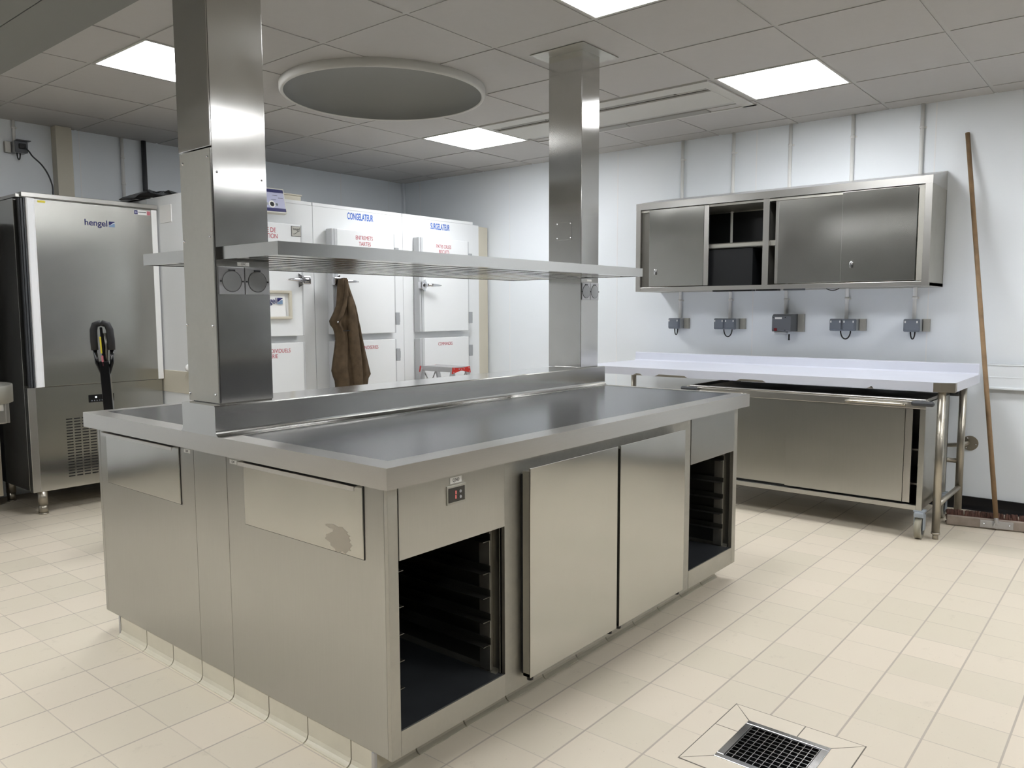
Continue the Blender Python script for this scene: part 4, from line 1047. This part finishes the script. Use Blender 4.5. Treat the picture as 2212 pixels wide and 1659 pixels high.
# ================================================================== BROOM
br = thing('push_broom', (5.36, .76, 0), 'wide push broom with wooden handle leaning against the right wall', 'broom')
e0 = Vector((5.305, .960, 0)); e1 = Vector((5.455, .30, 0)); du = (e1-e0).normalized(); dn = Vector((-du.y, du.x, 0))
if dn.x < 0: dn = -dn
mid = (e0+e1)/2
MB().obox(mid+dn*.012+Vector((0, 0, .032)), du, dn, (0, 0, 1), (e1-e0).length/2, .012, .030, .006).build('block', 'wood_block', br)
b = MB()
L_ = (e1-e0).length
for k in range(110):
    for r_ in range(3):
        s0 = e0+du*(L_*(k+.5)/110)+dn*.024+Vector((0, 0, .014+.018*r_))
        b.tube([s0, s0+dn*(.035+.012*random.random())+Vector((0, 0, .018*(r_-.4)+.008*random.random()))+du*random.uniform(-.008, .008)], [.0050, .0072], n=5)
b.build('bristles', 'bristle', br, kind=None)
hp_ = Vector((5.395, .706, .035))
jc = e0+du*(.26)
tp = Vector((5.815, 1.040, 2.425)); bt = jc-dn*.012+Vector((0, 0, .030))
MB().obox(jc-dn*.0025+Vector((0, 0, .032)), du, dn, (0, 0, 1), .085, .002, .022, .001).build('fixing_plate', 'aluminium', br)
for s in (-.065, .065): screw_at(br, jc+du*s-dn*.005+Vector((0, 0, .032)), -dn, .006)
dt = (tp-bt).normalized()
MB().cyl(jc-dn*.020+Vector((0, 0, .030)), jc+Vector((0, 0, .030)), .018, n=24).tube([bt, bt+dt*.075], .012, n=12).build('socket_joint', 'aluminium', br)
MB().tube([bt+dt*.045, bt+dt*.6, bt+dt*1.2, tp], .0135, n=16).build('handle', 'wood_pole', br)

# ================================================================== FLOOR DRAIN
fd = thing('floor_drain', (2.21, .827, 0), 'square stainless floor drain with grid grate set in the tiles', 'floor drain')
b = MB(); w_ = .020
b.box(DX0-.001, DX0+w_, DY0-.001, DY1+.001, -.02, .0022, .0008).box(DX1-w_, DX1+.001, DY0-.001, DY1+.001, -.02, .0022, .0008)
b.box(DX0+w_, DX1-w_, DY0-.001, DY0+w_, -.02, .0022, .0008).box(DX0+w_, DX1-w_, DY1-w_, DY1+.001, -.02, .0022, .0008)
b.build('frame', 'chrome', fd)
gx0, gx1, gy0, gy1 = DX0+w_+.003, DX1-w_-.003, DY0+w_+.003, DY1-w_-.003
b = MB()
NX, NY = 10, 10
for k in range(NX+1): b.box(gx0+(gx1-gx0)*k/NX-.0011, gx0+(gx1-gx0)*k/NX+.0011, gy0, gy1, -.020, -.0005)
for k in range(NY+1): b.box(gx0, gx1, gy0+(gy1-gy0)*k/NY-.0011, gy0+(gy1-gy0)*k/NY+.0011, -.020, .0008)
b.build('grate', 'chrome', fd)
MB().box(DX0, DX1, DY0, DY1, -.125, -.12).box(DX0-.002, DX0, DY0, DY1, -.12, -.005).box(DX1, DX1+.002, DY0, DY1, -.12, -.005).box(DX0, DX1, DY0-.002, DY0, -.12, -.005).box(DX0, DX1, DY1, DY1+.002, -.12, -.005).build('sump', 'steel_dark', fd)
# mitred cut tiles around it
b = MB(); o0, o1, p0, p1 = 2.008, 2.414, .623, 1.030; zt = .0012; g = .0016
b.m(1).box(o0-.003, o1+.003, p0-.003, DY0, .0002, .0005).box(o0-.003, o1+.003, DY1, p1+.003, .0002, .0005).box(o0-.003, DX0, DY0, DY1, .0002, .0005).box(DX1, o1+.003, DY0, DY1, .0002, .0005).m(0)
i0, i1, j0, j1 = DX0-.001, DX1+.001, DY0-.001, DY1+.001
def tz(poly): b.prism(poly, 2, .0002, zt)
for (A_, B_, C_, D_, ax) in (((o0, p0), (o0, p1), (i0, j1), (i0, j0), 'l'), ((o1, p1), (o1, p0), (i1, j0), (i1, j1), 'r'), ((o0, p1), (o1, p1), (i1, j1), (i0, j1), 't'), ((o1, p0), (o0, p0), (i0, j0), (i1, j0), 'b')):
    f_ = 0.56 if ax in 'lr' else .60
    A2, B2, C2, D2 = map(Vector, (A_, B_, C_, D_))
    M1 = A2.lerp(B2, f_); M2 = D2.lerp(C2, f_)
    if ax in 'tb': M2 = Vector((M1.x, M2.y))
    else: M2 = Vector((M2.x, M1.y))
    for q in ([A2, M1, M2, D2], [M1, B2, C2, M2]):
        cc = sum(q, Vector((0, 0)))/4
        tz([tuple(v+(cc-v).normalized()*g*1.2) for v in q])
b.build('cut_tiles', ['cut_tile', 'grout'], fd)
